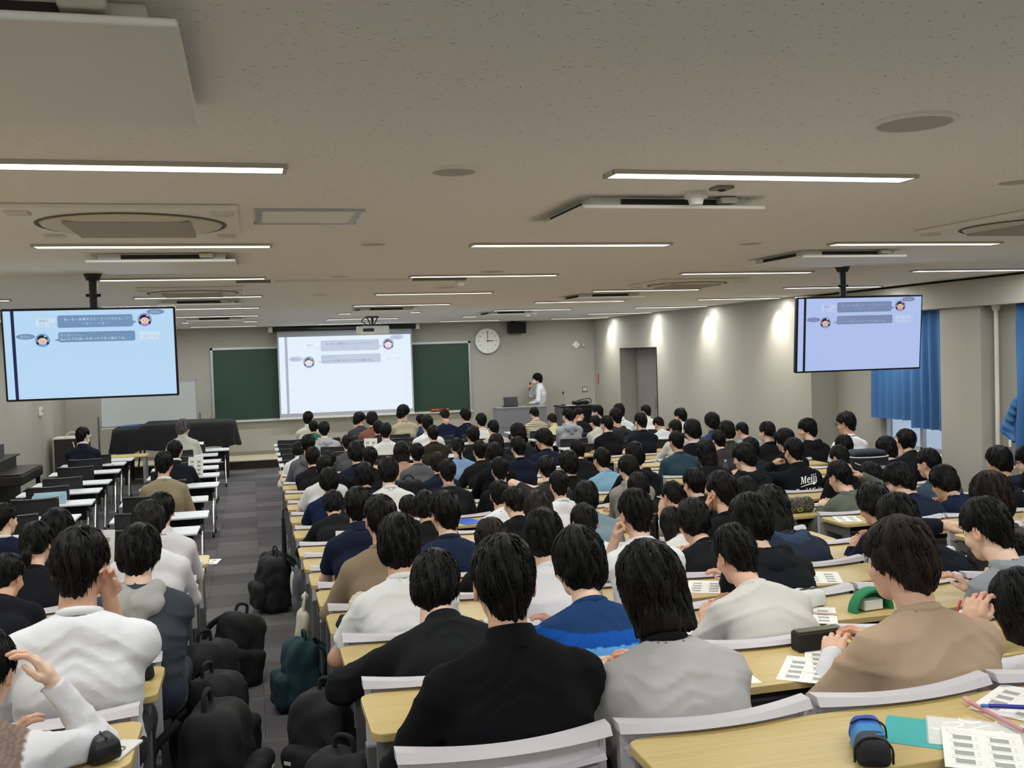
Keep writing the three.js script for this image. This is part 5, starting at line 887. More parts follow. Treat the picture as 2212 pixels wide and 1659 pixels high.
  L3: [-1.06,1.288,15.00,0.12,0.26,'V4',0, 'o', 'j', '#15171d', "black suit", {inner:'#dddddd'}],
  L4: [-1.03,1.322,12.87,0.10,0.25,'V2',0, 's', 'l', '#8f8266', "beige knit sweater over a white collar", {collar:'#e3e1dc'}],
  L5: [-1.89,1.320,8.95,0.14,0.20,'L6',2, 's', 'l', '#1a2238', "navy sweater over a white collar", {collar:'#e3e1dc',hy:-35}],
  L6: [-1.37,1.356,8.07,0.20,0.25,'L5',1, 'm', 'l', '#1a1a1c', "dark top, holding up a sheet", {pose:'write'}],
  L7: [-1.34,1.403,7.18,0.24,0.23,'L4',1, 'p', 'l', '#16171b', "black blouse and tied-back hair", {}],
  L8: [-0.64,1.775,4.51,0.12,0.24,'L1',0, 's', 't', '#dadade', "plain white T-shirt, hand under the chin", {pose:'cr',sleeve:.95,loose:1.4,shw:.18}],
  L9: [-0.53,1.625,5.40,0.14,0.21,'L2',0, 'm', 'h', '#3d424a', "charcoal jacket with pale grey hood", {hood:'#a8a7a4'}],
  L10a: [-0.66,1.441,8.07,0.12,0.22,'L5',0, 's', 's', '#d6d3d8', "white dress shirt beside the aisle", {pose:'write'}],
  L10b: [-0.66,1.498,7.18,0.12,0.23,'L4',0, 'm', 's', '#d3d2d6', "white dress shirt, head bent forward", {pose:'write',hp:-25}],
  L12: [-1.36,1.331,6.29,0.44,0.14,'L3',1, 's', 'l', '#15161a', "black top", {hy:-20}],
  L13: [-0.84,1.564,3.62,0.42,0.22,'L0',1, 's', 's', '#7c6a60', "brown knit vest over a white shirt, hand raised", {vest:1,rw:[.2,.9,-.38],rh:[.5,-1,0]}],
};
const stripePaint = (x, y) => (((y * 1 + 10) % 0.034) < 0.009 ? [0.06, 0.06, 0.07] : [0.66, 0.58, 0.38]);
const lin = (h) => { const c = C(h); return [c.r, c.g, c.b]; };
const meijiTex = textTex(1024, 512, (g, w, h) => {
  g.fillStyle = '#f2f2f2'; g.save(); g.transform(1, -0.08, -0.25, 1, 90, 40); g.font = 'bold italic 210px serif'; g.fillText('Meiji', 140, 190); g.beginPath(); g.moveTo(150, 250); g.quadraticCurveTo(420, 205, 690, 200); g.lineTo(560, 262); g.lineTo(520, 235); g.quadraticCurveTo(330, 240, 150, 262); g.fill(); g.restore();
  g.font = 'bold 150px sans-serif'; g.save(); g.translate(30, 460); g.scale(0.92, 1.25); g.fillText('Track&Field', 20, 0); g.restore();
});
const sinceTex = textTex(512, 512, (g) => { g.fillStyle = '#e8ebf2'; g.font = 'bold 64px serif'; const s = 'SINCE'; for (let i = 0; i < s.length; i++) { const a = -0.75 + i * 0.167; g.save(); g.translate(256 + Math.sin(a) * 330, 420 - Math.cos(a) * 330); g.rotate(a); g.fillText(s[i], -22, 0); g.restore(); } });
const blueTex = textTex(512, 512, (g) => { g.strokeStyle = '#4d7fd0'; g.lineWidth = 26; g.beginPath(); g.arc(256, 270, 150, 0, 7); g.stroke(); g.strokeStyle = '#86b0ea'; g.lineWidth = 16; for (let i = 0; i < 7; i++) { const a = -1 + i * 0.3; g.beginPath(); g.arc(256, 290, 200 + (i % 2) * 20, a - 1.62, a - 1.48); g.stroke(); g.beginPath(); g.moveTo(256 + Math.sin(a) * 190, 290 - Math.cos(a) * 190); g.lineTo(256 + Math.sin(a) * 238, 290 - Math.cos(a) * 238); g.stroke(); } g.fillStyle = '#3566b5'; for (let i = 0; i < 40; i++) { g.beginPath(); g.ellipse(256 + Math.sin(i * 2.4) * (20 + i * 3), 290 + Math.cos(i * 2.4) * (20 + i * 3), 16, 7, i, 0, 7); g.fill(); } });
const smallTex = textTex(256, 256, (g) => { g.fillStyle = '#4a4f73'; g.beginPath(); g.ellipse(120, 80, 40, 50, 0.3, 0, 7); g.fill(); g.fillStyle = '#a48aa8'; g.beginPath(); g.ellipse(150, 170, 34, 60, -0.2, 0, 7); g.fill(); });
for (const id of Object.keys(CAST)) { const c = CAST[id]; if (c[5][0] === 'R') PEOPLE_SEATS.add(c[5].slice(1) + '/' + c[6]); if (c[5][0] === 'L') PEOPLE_SEATS.add('L' + c[5].slice(1) + '/' + c[6]); }
buildDesks(); buildTables();
const usedLabels = new Set();
const cast = {};
const words = (s) => s.split(/\s+/).length;
for (const [id, c] of Object.entries(CAST)) {
  const [X, yTop, zf, e, w, row, si, hair, top, color, desc, extra] = c, k = Number(row.slice(1)), kind = row[0];
  const zh = zf - 0.66, fl = kind === 'W' || kind === 'V' ? 0 : rise(zh), near = zf < 6.2 ? 1 : 0, hs = clamp(w / 0.212, 0.98, 1.2);
  const hy = yTop - fl - 0.128 * hs, deskY = 0.7 + (kind === 'R' || kind === 'L' ? rise(zf) : 0) - fl;
  const rowText = kind === 'W' ? `${ORD[18 - k]} row from stage` : kind === 'R' ? `${ORD[18 - k]} row from stage` : kind === 'L' ? `piano-side desk ${ORD[6 - k]} behind the white tables` : 'at the white tables left of the aisle';
  const seatText = kind === 'R' || kind === 'W' ? `${ORD[si]} from centre aisle` : `${ORD[si]} from the aisle`;
  const base = `person in ${desc}`; let label = base;
  const plain = Object.values(CAST).filter((q) => q[10].split(',')[0] === desc.split(',')[0]).length > 1;
  if (plain || words(base) < 5) label = `${base}, ${rowText}`;
  if (words(label) > 16) label = `${base}, ${rowText.split(' ').slice(0, 2).join(' ')}`;
  if (usedLabels.has(label) || (plain && words(label + ', ' + seatText) <= 16)) label = `${label}, ${seatText}`;
  if (words(label) > 16) label = label.split(' ').slice(0, 16).join(' ');
  usedLabels.add(label);
  const t = thing('person', label, 'person', [X, fl, -zh], 0, 'seated audience');
  const lookYaw = THREE.MathUtils.radToDeg(Math.atan2(X - 2.6, 23.3 - zh)) * 0.55;
  const o = { near, W: clamp(hs * 0.98, 0.98, 1.14), head: [0, hy, -e], hs, hair, top, color, deskY, hy: lookYaw + ((personCount * 37) % 13 - 6) * 1.3, hp: e > 0.3 ? -24 : -7 - ((personCount * 29) % 9), pose: ['desk', 'write', 'fold', 'lap'][(personCount * 7) % 4], ...extra };
  if (o.stripe) { o.paint = stripePaint; o.cell = 0.012; }
  if (o.bands) { o.paint = (x, y) => { const q = y - 0.05 * x * x * 4; return q > 0.80 ? lin('#1d3a66') : q > 0.752 ? lin('#1450a8') : lin('#68a8e6'); }; o.cell = 0.0095; }
  if (o.vest) { o.paint = (x, y, z) => (Math.abs(x) > 0.172 ? lin('#d9d8dc') : (Math.sin(x * 420) > 0.2 ? lin('#86746a') : lin('#74635a'))); }
  if (o.meiji) o.print = [meijiTex, 0.42, 0.24, 0.04, 0.775, 0.02];
  if (o.since) o.print = [sinceTex, 0.26, 0.26, 0.1, 0.72, 0.1];
  if (id === 'A13') o.print = [blueTex, 0.3, 0.3, 0.08, 0.86, 0];
  if (id === 'B21') o.print = [smallTex, 0.14, 0.2, 0.16, 0.78, 0];
  cast[id] = figure(t, o); cast[id].t = t;
  if (o.layer) { const q = cast[id], P = []; for (const s of [0, 1]) P.push(cap(q.S[s], q.E[s], 0.054 * q.W, 0.05 * q.W), cap(q.E[s], q.Wr[s], 0.05 * q.W, 0.038 * q.W)); part('long_sleeves', sdf(P, 0.02, 0.012, (d, x, y, z) => d + 0.004 * wob(x * 22, y * 26, z * 22, 1)), cloth('#d3d2d8'), t); }
  if (id === 'B38') part('hood_edge', new THREE.TorusGeometry(0.1, 0.006, 6, 24, 2.6).rotateZ(-1.2).translate(0.02, q0(cast[id]), 0.05), M.white, t);
}
function q0(c) { return c.Nb[1] + 0.02; }
{ // the lecturer
  const t = thing('person', 'standing lecturer in white shirt and mask, holding a microphone to the chin', 'person', [6.66, 0.55, -22.9], R(62));
  const q = figure(t, { near: 1, standing: 1, W: 1.0, head: [0, 1.128, -0.05], hs: 1.04, hair: 'm', hc: 'black', top: 's', color: '#dfe0e4', deskY: 0.7, hy: 12, hp: -4, mask: 1, glasses: 1, pose: 'hang', rw: [0.0, 0.92, -0.22], rh: [0.8, -0.7, 0.2], rg: 1, lw: [-0.2, 0.56, -0.2], cell: 0.011 });
  part('trousers', sdf([cap([-0.08, 0.5, 0], [-0.1, 0.05, 0.01], 0.1, 0.075), cap([0.08, 0.5, 0], [0.1, 0.05, 0.01], 0.1, 0.075), cap([-0.1, 0.05, 0.01], [-0.11, -0.27, 0.03], 0.07, 0.055), cap([0.1, 0.05, 0.01], [0.11, -0.27, 0.03], 0.07, 0.055)], 0.05, 0.018), trouserM[0], t);
  part('shoes', merge([-1, 1].map((s) => sdf([cap([s * 0.11, -0.31, 0.04], [s * 0.13, -0.315, -0.14], 0.04, 0.036)], 0.02, 0.014, (d, x, y) => Math.max(d, -0.349 - y)))), shoeM[0], t);
  part('shirt_emblem', bx(0.012, 0.012, 0.002, -0.08, 0.86, -0.165), M.darkMetal, t);
  const m = thing('microphone', 'black handheld microphone in the lecturer’s hand', 'microphone', [6.66, 0.55, -22.9], R(62));
  part('handle', bar([0.0, 0.86, -0.25], [-0.01, 1.0, -0.225], 0.014, 14), M.black, m); part('ring', bar([-0.0095, 0.995, -0.226], [-0.0105, 1.003, -0.2245], 0.02, 14), M.metal, m); part('head', ball(0.025, -0.013, 1.025, -0.22), M.darkMetal, m);
}
// ---------------------------------------------------------------- papers and small things on the desks
const sheetTex = canvas(512, 724, (g, w, h) => {
  g.fillStyle = '#f3f1ea'; g.fillRect(0, 0, w, h); g.strokeStyle = '#6a6a6a'; g.lineWidth = 2; g.fillStyle = '#565656';
  g.strokeRect(36, 40, 150, 34); g.beginPath(); g.moveTo(30, 100); g.lineTo(480, 100); g.stroke();
  for (let r = 0; r < 4; r++) for (let c = 0; c < 2; c++) { const x = 50 + c * 235, y = 140 + r * 142; for (let k = 0; k < 6; k++) g.fillRect(x + 20, y + k * 13, 120, 8); g.strokeRect(x, y + 92, 150, 1); g.beginPath(); g.arc(x + 168, y + 20, 7, 0, 7); g.stroke(); g.beginPath(); g.arc(x + 168, y + 62, 7, 0, 7); g.stroke(); g.fillRect(x, y - 16, 40, 5); }
});
const sheetM = std('#ffffff', 0.8, { map: sheetTex }), sheetG = (() => { const g = bx(0.21, 0.0016, 0.297, 0, 0.0008, 0); return g; })();
function sheet(x, y, z, turn, label) { return solo('worksheet', sheetG, sheetM, label, 'paper', [x, y, -z], turn, 'printed worksheets on the desks'); }
const dY = (k) => 0.7001 + rise(ROW(k));
sheet(1.99, dY(0), 3.31, R(-38), 'printed worksheet on the desk beside the oversized beige T-shirt');
sheet(2.06, dY(0) + 0.002, 3.36, R(-30), 'second printed worksheet half under the beige T-shirt person’s arm').position.x = 2.12;
sheet(1.66, dY(0), 3.4, R(-5), 'printed worksheet between the black jacket and the bobbed hair');
sheet(2.56, dY(1), 4.22, R(-30), 'printed worksheet under the pale pencil on the second desk row from the rear');
sheet(1.9, dY(1), 4.28, R(8), 'printed worksheet beside the cream sweatshirt');
sheet(2.47, dY(2), 5.2, R(-28), 'printed worksheet before the black hooded jacket');
sheet(3.19, dY(2), 5.16, R(-26), 'printed worksheet beside the raised navy elbow');
sheet(5.15, dY(5), 7.9, R(-20), 'printed worksheet on the window-side desk by the second aisle');
sheet(4.18, dY(6), 8.78, R(-25), 'printed worksheet with an orange pen beside the camouflage case');
sheet(1.0, dY(1), 4.22, R(10), 'printed worksheet before the school jacket');
sheet(-0.47, dY(6) - 0.02, 8.75, R(80), 'printed worksheet overhanging the first piano-side wooden desk').rotation.z = 0;
sheet(-0.58, dY(4), 6.98, R(-15), 'worksheet on the piano-side desk behind the two white dress shirts');
sheet(5.75, dY(13), 15.0, R(15), 'worksheet on the foremost window-side wooden desk');
sheet(2.6, 0.705, 19.0, R(5), 'worksheet on a white table of the second row');
sheet(-0.6, 0.7055, 19.45, R(20), 'worksheet on the white table before the covered piano');
sheet(-2.3, 0.7055, 17.7, R(-20), 'worksheet on the white table of the suited man');
// things on the rearmost desk
{
  const y = dY(-1), fileM = phys('#eef0ea', 0.15, { clearcoat: 0.6, clearcoatRoughness: 0.12 });
  const fd = thing('clear_file', 'glossy clear plastic file with papers on the rearmost desk', 'file', [2.02, y, -2.42], R(-36));
  part('sheet', bx(0.31, 0.003, 0.22, 0, 0.0015, 0), M.paper, fd);
  const cov = new THREE.PlaneGeometry(0.32, 0.23, 24, 16).rotateX(-Math.PI / 2); { const p = cov.attributes.position; for (let i = 0; i < p.count; i++) p.setY(i, 0.0055 + 0.0016 * wob(p.getX(i) * 30, 0, p.getZ(i) * 34, 2)); cov.computeVertexNormals(); }
  part('plastic_cover', cov, phys('#f4f6f2', 0.06, { side: THREE.DoubleSide, transparent: true, opacity: 0.35, clearcoat: 1, clearcoatRoughness: 0.05 }), fd);
  for (const s of [-0.05, 0.06]) part('punch_hole', cyl(0.003, 0.003, 0.001, 0.135, 0.0042, s, 10), M.darkMetal, fd);
  solo('teal_folder', rb(0.3, 0.003, 0.22, 0, 0.0015, 0, 0.001), std('#3fb0ae', 0.4), 'teal plastic folder under the clear file beside the blue pencil case', 'folder', [1.9, y, -2.47], R(-40)).scale.set(1, 0.6, 1);
  const fs = sheet(1.93, y + 0.009, 2.32, R(-36), 'printed worksheet nearest the blue pencil case'); fs.rotation.x = 0;
  sheet(2.3, y + 0.001, 2.6, R(-60), 'plain sheet under the pink and blue pens');
  const pk = thing('pink_pen', 'pink pen lying across the sheets of the rearmost desk', 'pen', [0, 0, 0]); part('barrel', bar([2.13, y + 0.018, -2.62], [2.115, y + 0.018, -2.38], 0.0075, 12), std('#c98f97', 0.35), pk); part('cap', bar([2.14, y + 0.018, -2.655], [2.13, y + 0.018, -2.62], 0.008, 12), std('#dba9ad', 0.3), pk);
  const bp = thing('blue_pen', 'dark blue pen lying over the pink pen', 'pen', [0, 0, 0]); part('barrel', bar([2.14, y + 0.03, -2.55], [2.25, y + 0.028, -2.5], 0.007, 12), std('#2a2f96', 0.3), bp); part('tip', bar([2.12, y + 0.03, -2.56], [2.14, y + 0.03, -2.55], 0.005, 12), std('#4a74b8', 0.4), bp);
  // blue and black pencil case, standing on its base
  const pc = thing('pencil_case', 'blue pencil case with black end on the rearmost desk', 'pencil case', [1.635, y, -2.42], R(-27));
  const boxy = (hx, hy, hz, r) => (d, x, yy, z) => { const qx = Math.max(Math.abs(x) - hx, 0), qy = Math.max(Math.abs(yy - hy) - hy + r, 0), qz = Math.max(Math.abs(z) - hz, 0); return Math.sqrt(qx * qx + qy * qy + qz * qz) - r; };
  const soft = (hx, hy, hz, r, c, warp = 0.004) => nets((x, yy, z) => { const top = 1 - 0.2 * clamp(yy / (2 * hy), 0, 1); const qx = Math.max(Math.abs(x) / top - hx + r, 0), qy = Math.max(Math.abs(yy - hy) - hy + r, 0), qz = Math.max(Math.abs(z) - hz + r, 0); return Math.sqrt(qx * qx + qy * qy + qz * qz) - r + warp * wob(x * 30, yy * 30, z * 30, hx * 90); }, [-hx - 0.03, -0.02, -hz - 0.03], [hx + 0.03, 2 * hy + 0.03, hz + 0.03], c);
  globalThis.softBox = soft;
  const cg = paint(soft(0.05, 0.038, 0.115, 0.028, 0.005, 0.0015), (x, yy, z) => (z > 0.075 || yy < 0.02 ? [0.012, 0.012, 0.014] : z > 0.03 ? lin('#3a4250') : z > -0.03 ? lin('#3f86c0') : lin('#2457b5')));
  part('fabric_shell', cg, std('#ffffff', 0.85, { vertexColors: true }), pc);
  part('zip_band', tube([[-0.045, 0.066, -0.045], [-0.02, 0.078, -0.05], [0.02, 0.078, -0.05], [0.046, 0.064, -0.045], [0.052, 0.03, -0.04]], 0.003, 24, 6), M.black, pc); part('edge_piping', tube([[-0.05, 0.01, 0.09], [-0.046, 0.055, 0.09], [-0.02, 0.077, 0.088], [0.02, 0.077, 0.088], [0.046, 0.055, 0.09], [0.05, 0.01, 0.09]], 0.0035, 32, 6), M.black, pc); part('logo_patch', bx(0.022, 0.003, 0.008, 0.022, 0.0775, 0.06), std('#2f7cc0', 0.6), pc);
}
const softBox = globalThis.softBox;
{
  const wp = thing('white_pouch', 'white puffy pencil pouch with dark zip on the second rearmost desk row', 'pencil case', [2.6, dY(1), -4.36], R(8));
  part('fabric_shell', softBox(0.115, 0.045, 0.05, 0.032, 0.006, 0.003), std('#dcdcd8', 0.75), wp); part('zip', rb(0.12, 0.012, 0.02, 0.02, 0.088, 0.012, 0.004), M.legGrey, wp); part('zip_teeth', bx(0.11, 0.004, 0.006, 0.02, 0.095, 0.012), M.black, wp);
  const mp = thing('mechanical_pencil', 'pale pink mechanical pencil lying below the white puffy pouch', 'pencil', [0, 0, 0]); part('barrel', bar([2.555, dY(1) + 0.008, -4.24], [2.655, dY(1) + 0.008, -4.17], 0.006, 12), std('#d8bdb6', 0.4), mp); part('tip', bar([2.53, dY(1) + 0.007, -4.257], [2.555, dY(1) + 0.008, -4.24], 0.003, 10), M.chrome, mp);
  const bb = thing('black_case', 'long black open-topped case beside the beige T-shirt', 'case', [2.16, dY(0), -3.54], R(2)); part('box_body', rb(0.2, 0.075, 0.07, 0, 0.0375, 0, 0.008), std('#121310', 0.7), bb); part('lid_edge', rb(0.19, 0.006, 0.05, 0, 0.078, 0, 0.002), std('#4c5230', 0.5), bb);
  const gb = thing('green_pouch', 'green zip pouch standing open with white tissues inside', 'pouch', [2.86, dY(1) + 0.0, -4.2], R(5)); part('shell', new THREE.TorusGeometry(0.105, 0.016, 8, 32, Math.PI).scale(1, 0.95, 2.2).translate(0, 0.0, 0), std('#1f7d4f', 0.7), gb); part('back_wall', new THREE.CircleGeometry(0.1, 28, 0, Math.PI).translate(0, 0, -0.02), std('#1a6a43', 0.8, { side: THREE.DoubleSide }), gb); part('contents', rb(0.11, 0.05, 0.05, 0, 0.03, 0.0, 0.008), M.white, gb);
  const cm = thing('camouflage_case', 'camouflage print pouch standing at the second aisle', 'pouch', [5.17, dY(6), -8.75], R(2)); seedState = 4;
  part('fabric_shell', paint(softBox(0.17, 0.075, 0.06, 0.045, 0.009, 0.004), (x, y, z) => { const v = wob(x * 60, y * 70, z * 60, 3); return v > 0.5 ? lin('#5d5b4c') : v > 0 ? lin('#3c3b36') : v > -0.5 ? lin('#6b6759') : lin('#22221f'); }), std('#ffffff', 0.8, { vertexColors: true }), cm); part('zip_pull', new THREE.TorusGeometry(0.016, 0.003, 6, 16).scale(1.6, 1, 1).translate(-0.03, 0.04, 0.066), std('#c9c25a', 0.4), cm);
  const op = thing('orange_pen', 'orange pen on the worksheet by the camouflage pouch', 'pen', [0, 0, 0]); part('barrel', bar([4.2, dY(6) + 0.008, -8.82], [4.3, dY(6) + 0.008, -8.8], 0.006, 10), std('#c8502c', 0.5), op); part('cap', bar([4.17, dY(6) + 0.008, -8.826], [4.2, dY(6) + 0.008, -8.82], 0.0075, 10), M.white, op);
  // cooler bag on the desk
  const cb = thing('cooler_bag', 'navy cooler bag with white piping standing on a desk', 'bag', [6.54, dY(7), -9.64], R(-6));
  part('body', rb(0.44, 0.42, 0.24, 0, 0.21, 0, 0.05, 4), std('#141a24', 0.7), cb); part('lid', softBox(0.22, 0.035, 0.12, 0.04, 0.012, 0.003).translate(0, 0.4, 0), std('#1b2330', 0.7), cb); part('piping', tube([[-0.22, 0.4, 0.0], [-0.2, 0.397, 0.11], [0, 0.393, 0.13], [0.2, 0.4, 0.11], [0.22, 0.405, 0]], 0.006, 30, 6), M.white, cb); part('pocket_zip', tube([[-0.2, 0.34, 0.124], [-0.12, 0.31, 0.125], [-0.02, 0.32, 0.126], [0.0, 0.33, 0.126]], 0.006, 20, 6), M.white, cb); part('logo_patch', rb(0.06, 0.035, 0.004, 0.13, 0.28, 0.124, 0.001), std('#9aa4ae', 0.6), cb); part('handle', tube([[-0.22, 0.32, 0], [-0.27, 0.27, 0.03], [-0.23, 0.15, 0.04]], 0.008, 16, 6), M.white, cb);
  const pet = thing('plastic_bottle', 'clear plastic bottle with white cap on a window-side desk', 'bottle', [5.72, dY(9), -11.4]); part('bottle_body', new THREE.LatheGeometry([[0, 0], [0.032, 0.002], [0.034, 0.1], [0.032, 0.14], [0.022, 0.175], [0.013, 0.19], [0.013, 0.205]].map((p) => new THREE.Vector2(...p)), 24), phys('#e8eef0', 0.05, { transmission: 0.95, thickness: 0, ior: 1.4 }), pet); part('cap', cyl(0.015, 0.015, 0.022, 0, 0.215, 0, 16), M.white, pet);
  const sb = thing('sports_bottle', 'black sports bottle with yellow clip on the desk', 'bottle', [2.93, dY(4), -7.05]); part('bottle_body', new THREE.LatheGeometry([[0, 0], [0.036, 0.002], [0.038, 0.09], [0.034, 0.12], [0.036, 0.15], [0.03, 0.2], [0.026, 0.21]].map((p) => new THREE.Vector2(...p)), 24), M.blackGloss, sb); part('lid', cyl(0.03, 0.036, 0.05, 0, 0.235, 0, 20), M.black, sb); part('clip', new THREE.TorusGeometry(0.018, 0.005, 6, 16).scale(0.8, 1.5, 1).translate(-0.03, 0.235, 0.02), std('#d9a51c', 0.4), sb);
  const bk = thing('desk_backpack', 'black backpack with pale label strips standing on a desk', 'backpack', [1.56, dY(8), -10.53], R(4)); part('body', softBox(0.21, 0.17, 0.1, 0.06, 0.013, 0.005), std('#101013', 0.85), bk); part('top_loop', tube([[-0.05, 0.33, 0], [-0.02, 0.38, 0], [0.04, 0.385, 0], [0.08, 0.34, 0]], 0.01, 20, 6), M.black, bk); for (const [x, w] of [[-0.1, 0.05], [0.15, 0.05]]) for (let k = 0; k < 5; k++) part('label_strip', bx(w, 0.012, 0.004, x, 0.08 + k * 0.024, 0.103), M.white, bk);
  const cl = solo('blue_clipboard', rb(0.22, 0.006, 0.3, 0, 0.003, 0, 0.002), std('#2f62d0', 0.45), 'bright blue clipboard on the desk behind the black T-shirt', 'clipboard', [2.02, dY(7), -9.62], R(20));
  const bu = thing('blue_tube', 'short blue tube on the desk of the slate blue sweatshirt', 'pen', [5.62, dY(9), -11.35]); part('barrel', cyl(0.018, 0.018, 0.11, 0, 0.055, 0, 14), std('#2f55b8', 0.4), bu); part('cap', cyl(0.016, 0.018, 0.02, 0, 0.12, 0, 14), M.white, bu);
  // piano side
  const lpch = thing('black_pouch', 'black leather pencil pouch on the rear piano-side desk', 'pencil case', [-0.53, dY(0), -3.36], R(28)); part('fabric_shell', softBox(0.055, 0.04, 0.13, 0.03, 0.006, 0.002), std('#141416', 0.5), lpch); part('zip', tube([[0, 0.081, -0.12], [0.005, 0.085, 0], [0, 0.081, 0.12]], 0.003, 16, 6), M.darkMetal, lpch);
  const ph = thing('phone', 'pale phone in a printed case beside the black leather pouch', 'phone', [-0.45, dY(0), -3.35], R(-22)); part('case', rb(0.078, 0.01, 0.155, 0, 0.005, 0, 0.004), std('#d8d6cf', 0.4), ph); part('print', new THREE.TorusGeometry(0.018, 0.003, 6, 18).rotateX(Math.PI / 2).scale(1, 0.3, 1.4).translate(0, 0.0105, 0.01), M.legGrey, ph);
  const cam = thing('camera_bag', 'small black roll-top bag with a letter S beside the white T-shirt', 'bag', [-0.5, dY(1), -4.34], R(12)); part('body', softBox(0.06, 0.07, 0.05, 0.022, 0.007, 0.003), std('#17171a', 0.75), cam); part('letter_print', new THREE.PlaneGeometry(0.03, 0.04).translate(0.02, 0.06, 0.0525), std('#ffffff', 0.8, { transparent: true, alphaTest: 0.4, map: textTex(64, 64, (g) => { g.fillStyle = '#d8d4d4'; g.font = 'bold 60px sans-serif'; g.fillText('S', 14, 54); }) }), cam); part('clip', rb(0.02, 0.018, 0.02, 0.04, 0.145, 0, 0.004), M.black, cam);
  const bxx = thing('document_box', 'pale blue open document box on a white table', 'box', [-2.42, 0.7045, -13.05], R(6)); part('tray', merge([bx(0.36, 0.004, 0.26, 0, 0.002, 0), bx(0.36, 0.1, 0.004, 0, 0.05, 0.13), bx(0.36, 0.12, 0.004, 0, 0.06, -0.13), bx(0.004, 0.1, 0.26, -0.18, 0.05, 0), bx(0.004, 0.1, 0.26, 0.18, 0.05, 0)]), std('#a9c6d4', 0.5), bxx); part('papers', bx(0.3, 0.06, 0.2, 0, 0.034, 0), M.paper, bxx);
  const fp = thing('furry_pouch', 'cream speckled fluffy pouch beside the white ruffled T-shirt', 'pouch', [0.5, dY(2), -5.1], R(10)); part('fur_shell', sdf([ell([0, 0.085, 0], [0.07, 0.09, 0.06]), ell([0.05, 0.03, 0.03], [0.035, 0.03, 0.03])], 0.03, 0.007, (d, x, y, z) => Math.max(d + 0.006 * wob(x * 110, y * 110, z * 110, 2), -y)), std('#d8d1bd', 0.95), fp); part('zip', tube([[-0.02, 0.16, 0.03], [0.03, 0.13, 0.055], [0.05, 0.08, 0.045]], 0.003, 16, 5), std('#6b5a48', 0.7), fp);
  const bs = thing('black_scarf', 'soft black bag slumped on the desk under the fluffy pouch', 'bag', [0.52, dY(2), -5.18]); part('fabric', sdf([ell([0.02, 0.05, 0.2], [0.14, 0.055, 0.07]), ell([-0.08, 0.04, 0.14], [0.07, 0.045, 0.06])], 0.04, 0.01, (d, x, y, z) => Math.max(d + 0.008 * wob(x * 32, y * 40, z * 30, 5), -y)), std('#0f0f12', 0.9), bs);
  // sheets held by readers
  for (const [id, dx, dyy, dz, lab] of [['L2', 0.1, 0.05, -0.12, 'white sheet held by the grey-haired reader'], ['L6', 0.14, 0.18, -0.1, 'printed sheet held upright by the dark top on the piano side'], ['L3', 0.12, 0.12, -0.16, 'white sheet held by the man in the black suit'], ['A7', -0.16, 0.16, -0.1, 'upright white sheet beside the white T-shirt near the front'], ['A32', -0.14, 0.12, -0.14, 'upright sheets held before the navy polo shirt']]) {
    const c = cast[id], p = c.Wr[1], m = solo('held_sheet', sheetG.clone().rotateX(R(id === 'L2' ? 35 : 78)), sheetM, lab, 'paper', [c.t.position.x + p[0] + dx, c.t.position.y + p[1] + dyy, c.t.position.z + p[2] + dz], R(-12), 'sheets held in hands');
    m.castShadow = true;
  }
  const rp = thing('red_pen', 'red pen held by the person with black bob at the window side', 'pen', [cast.D22.t.position.x, cast.D22.t.position.y, cast.D22.t.position.z]); { const p = cast.D22.Wr[0]; part('barrel', bar([p[0] - 0.04, p[1] - 0.02, p[2] - 0.06], [p[0] + 0.02, p[1] + 0.06, p[2] - 0.09], 0.005, 10), std('#c02a35', 0.4), rp); part('tip', bar([p[0] - 0.045, p[1] - 0.027, p[2] - 0.058], [p[0] - 0.04, p[1] - 0.02, p[2] - 0.06], 0.003, 8), M.chrome, rp); }
}
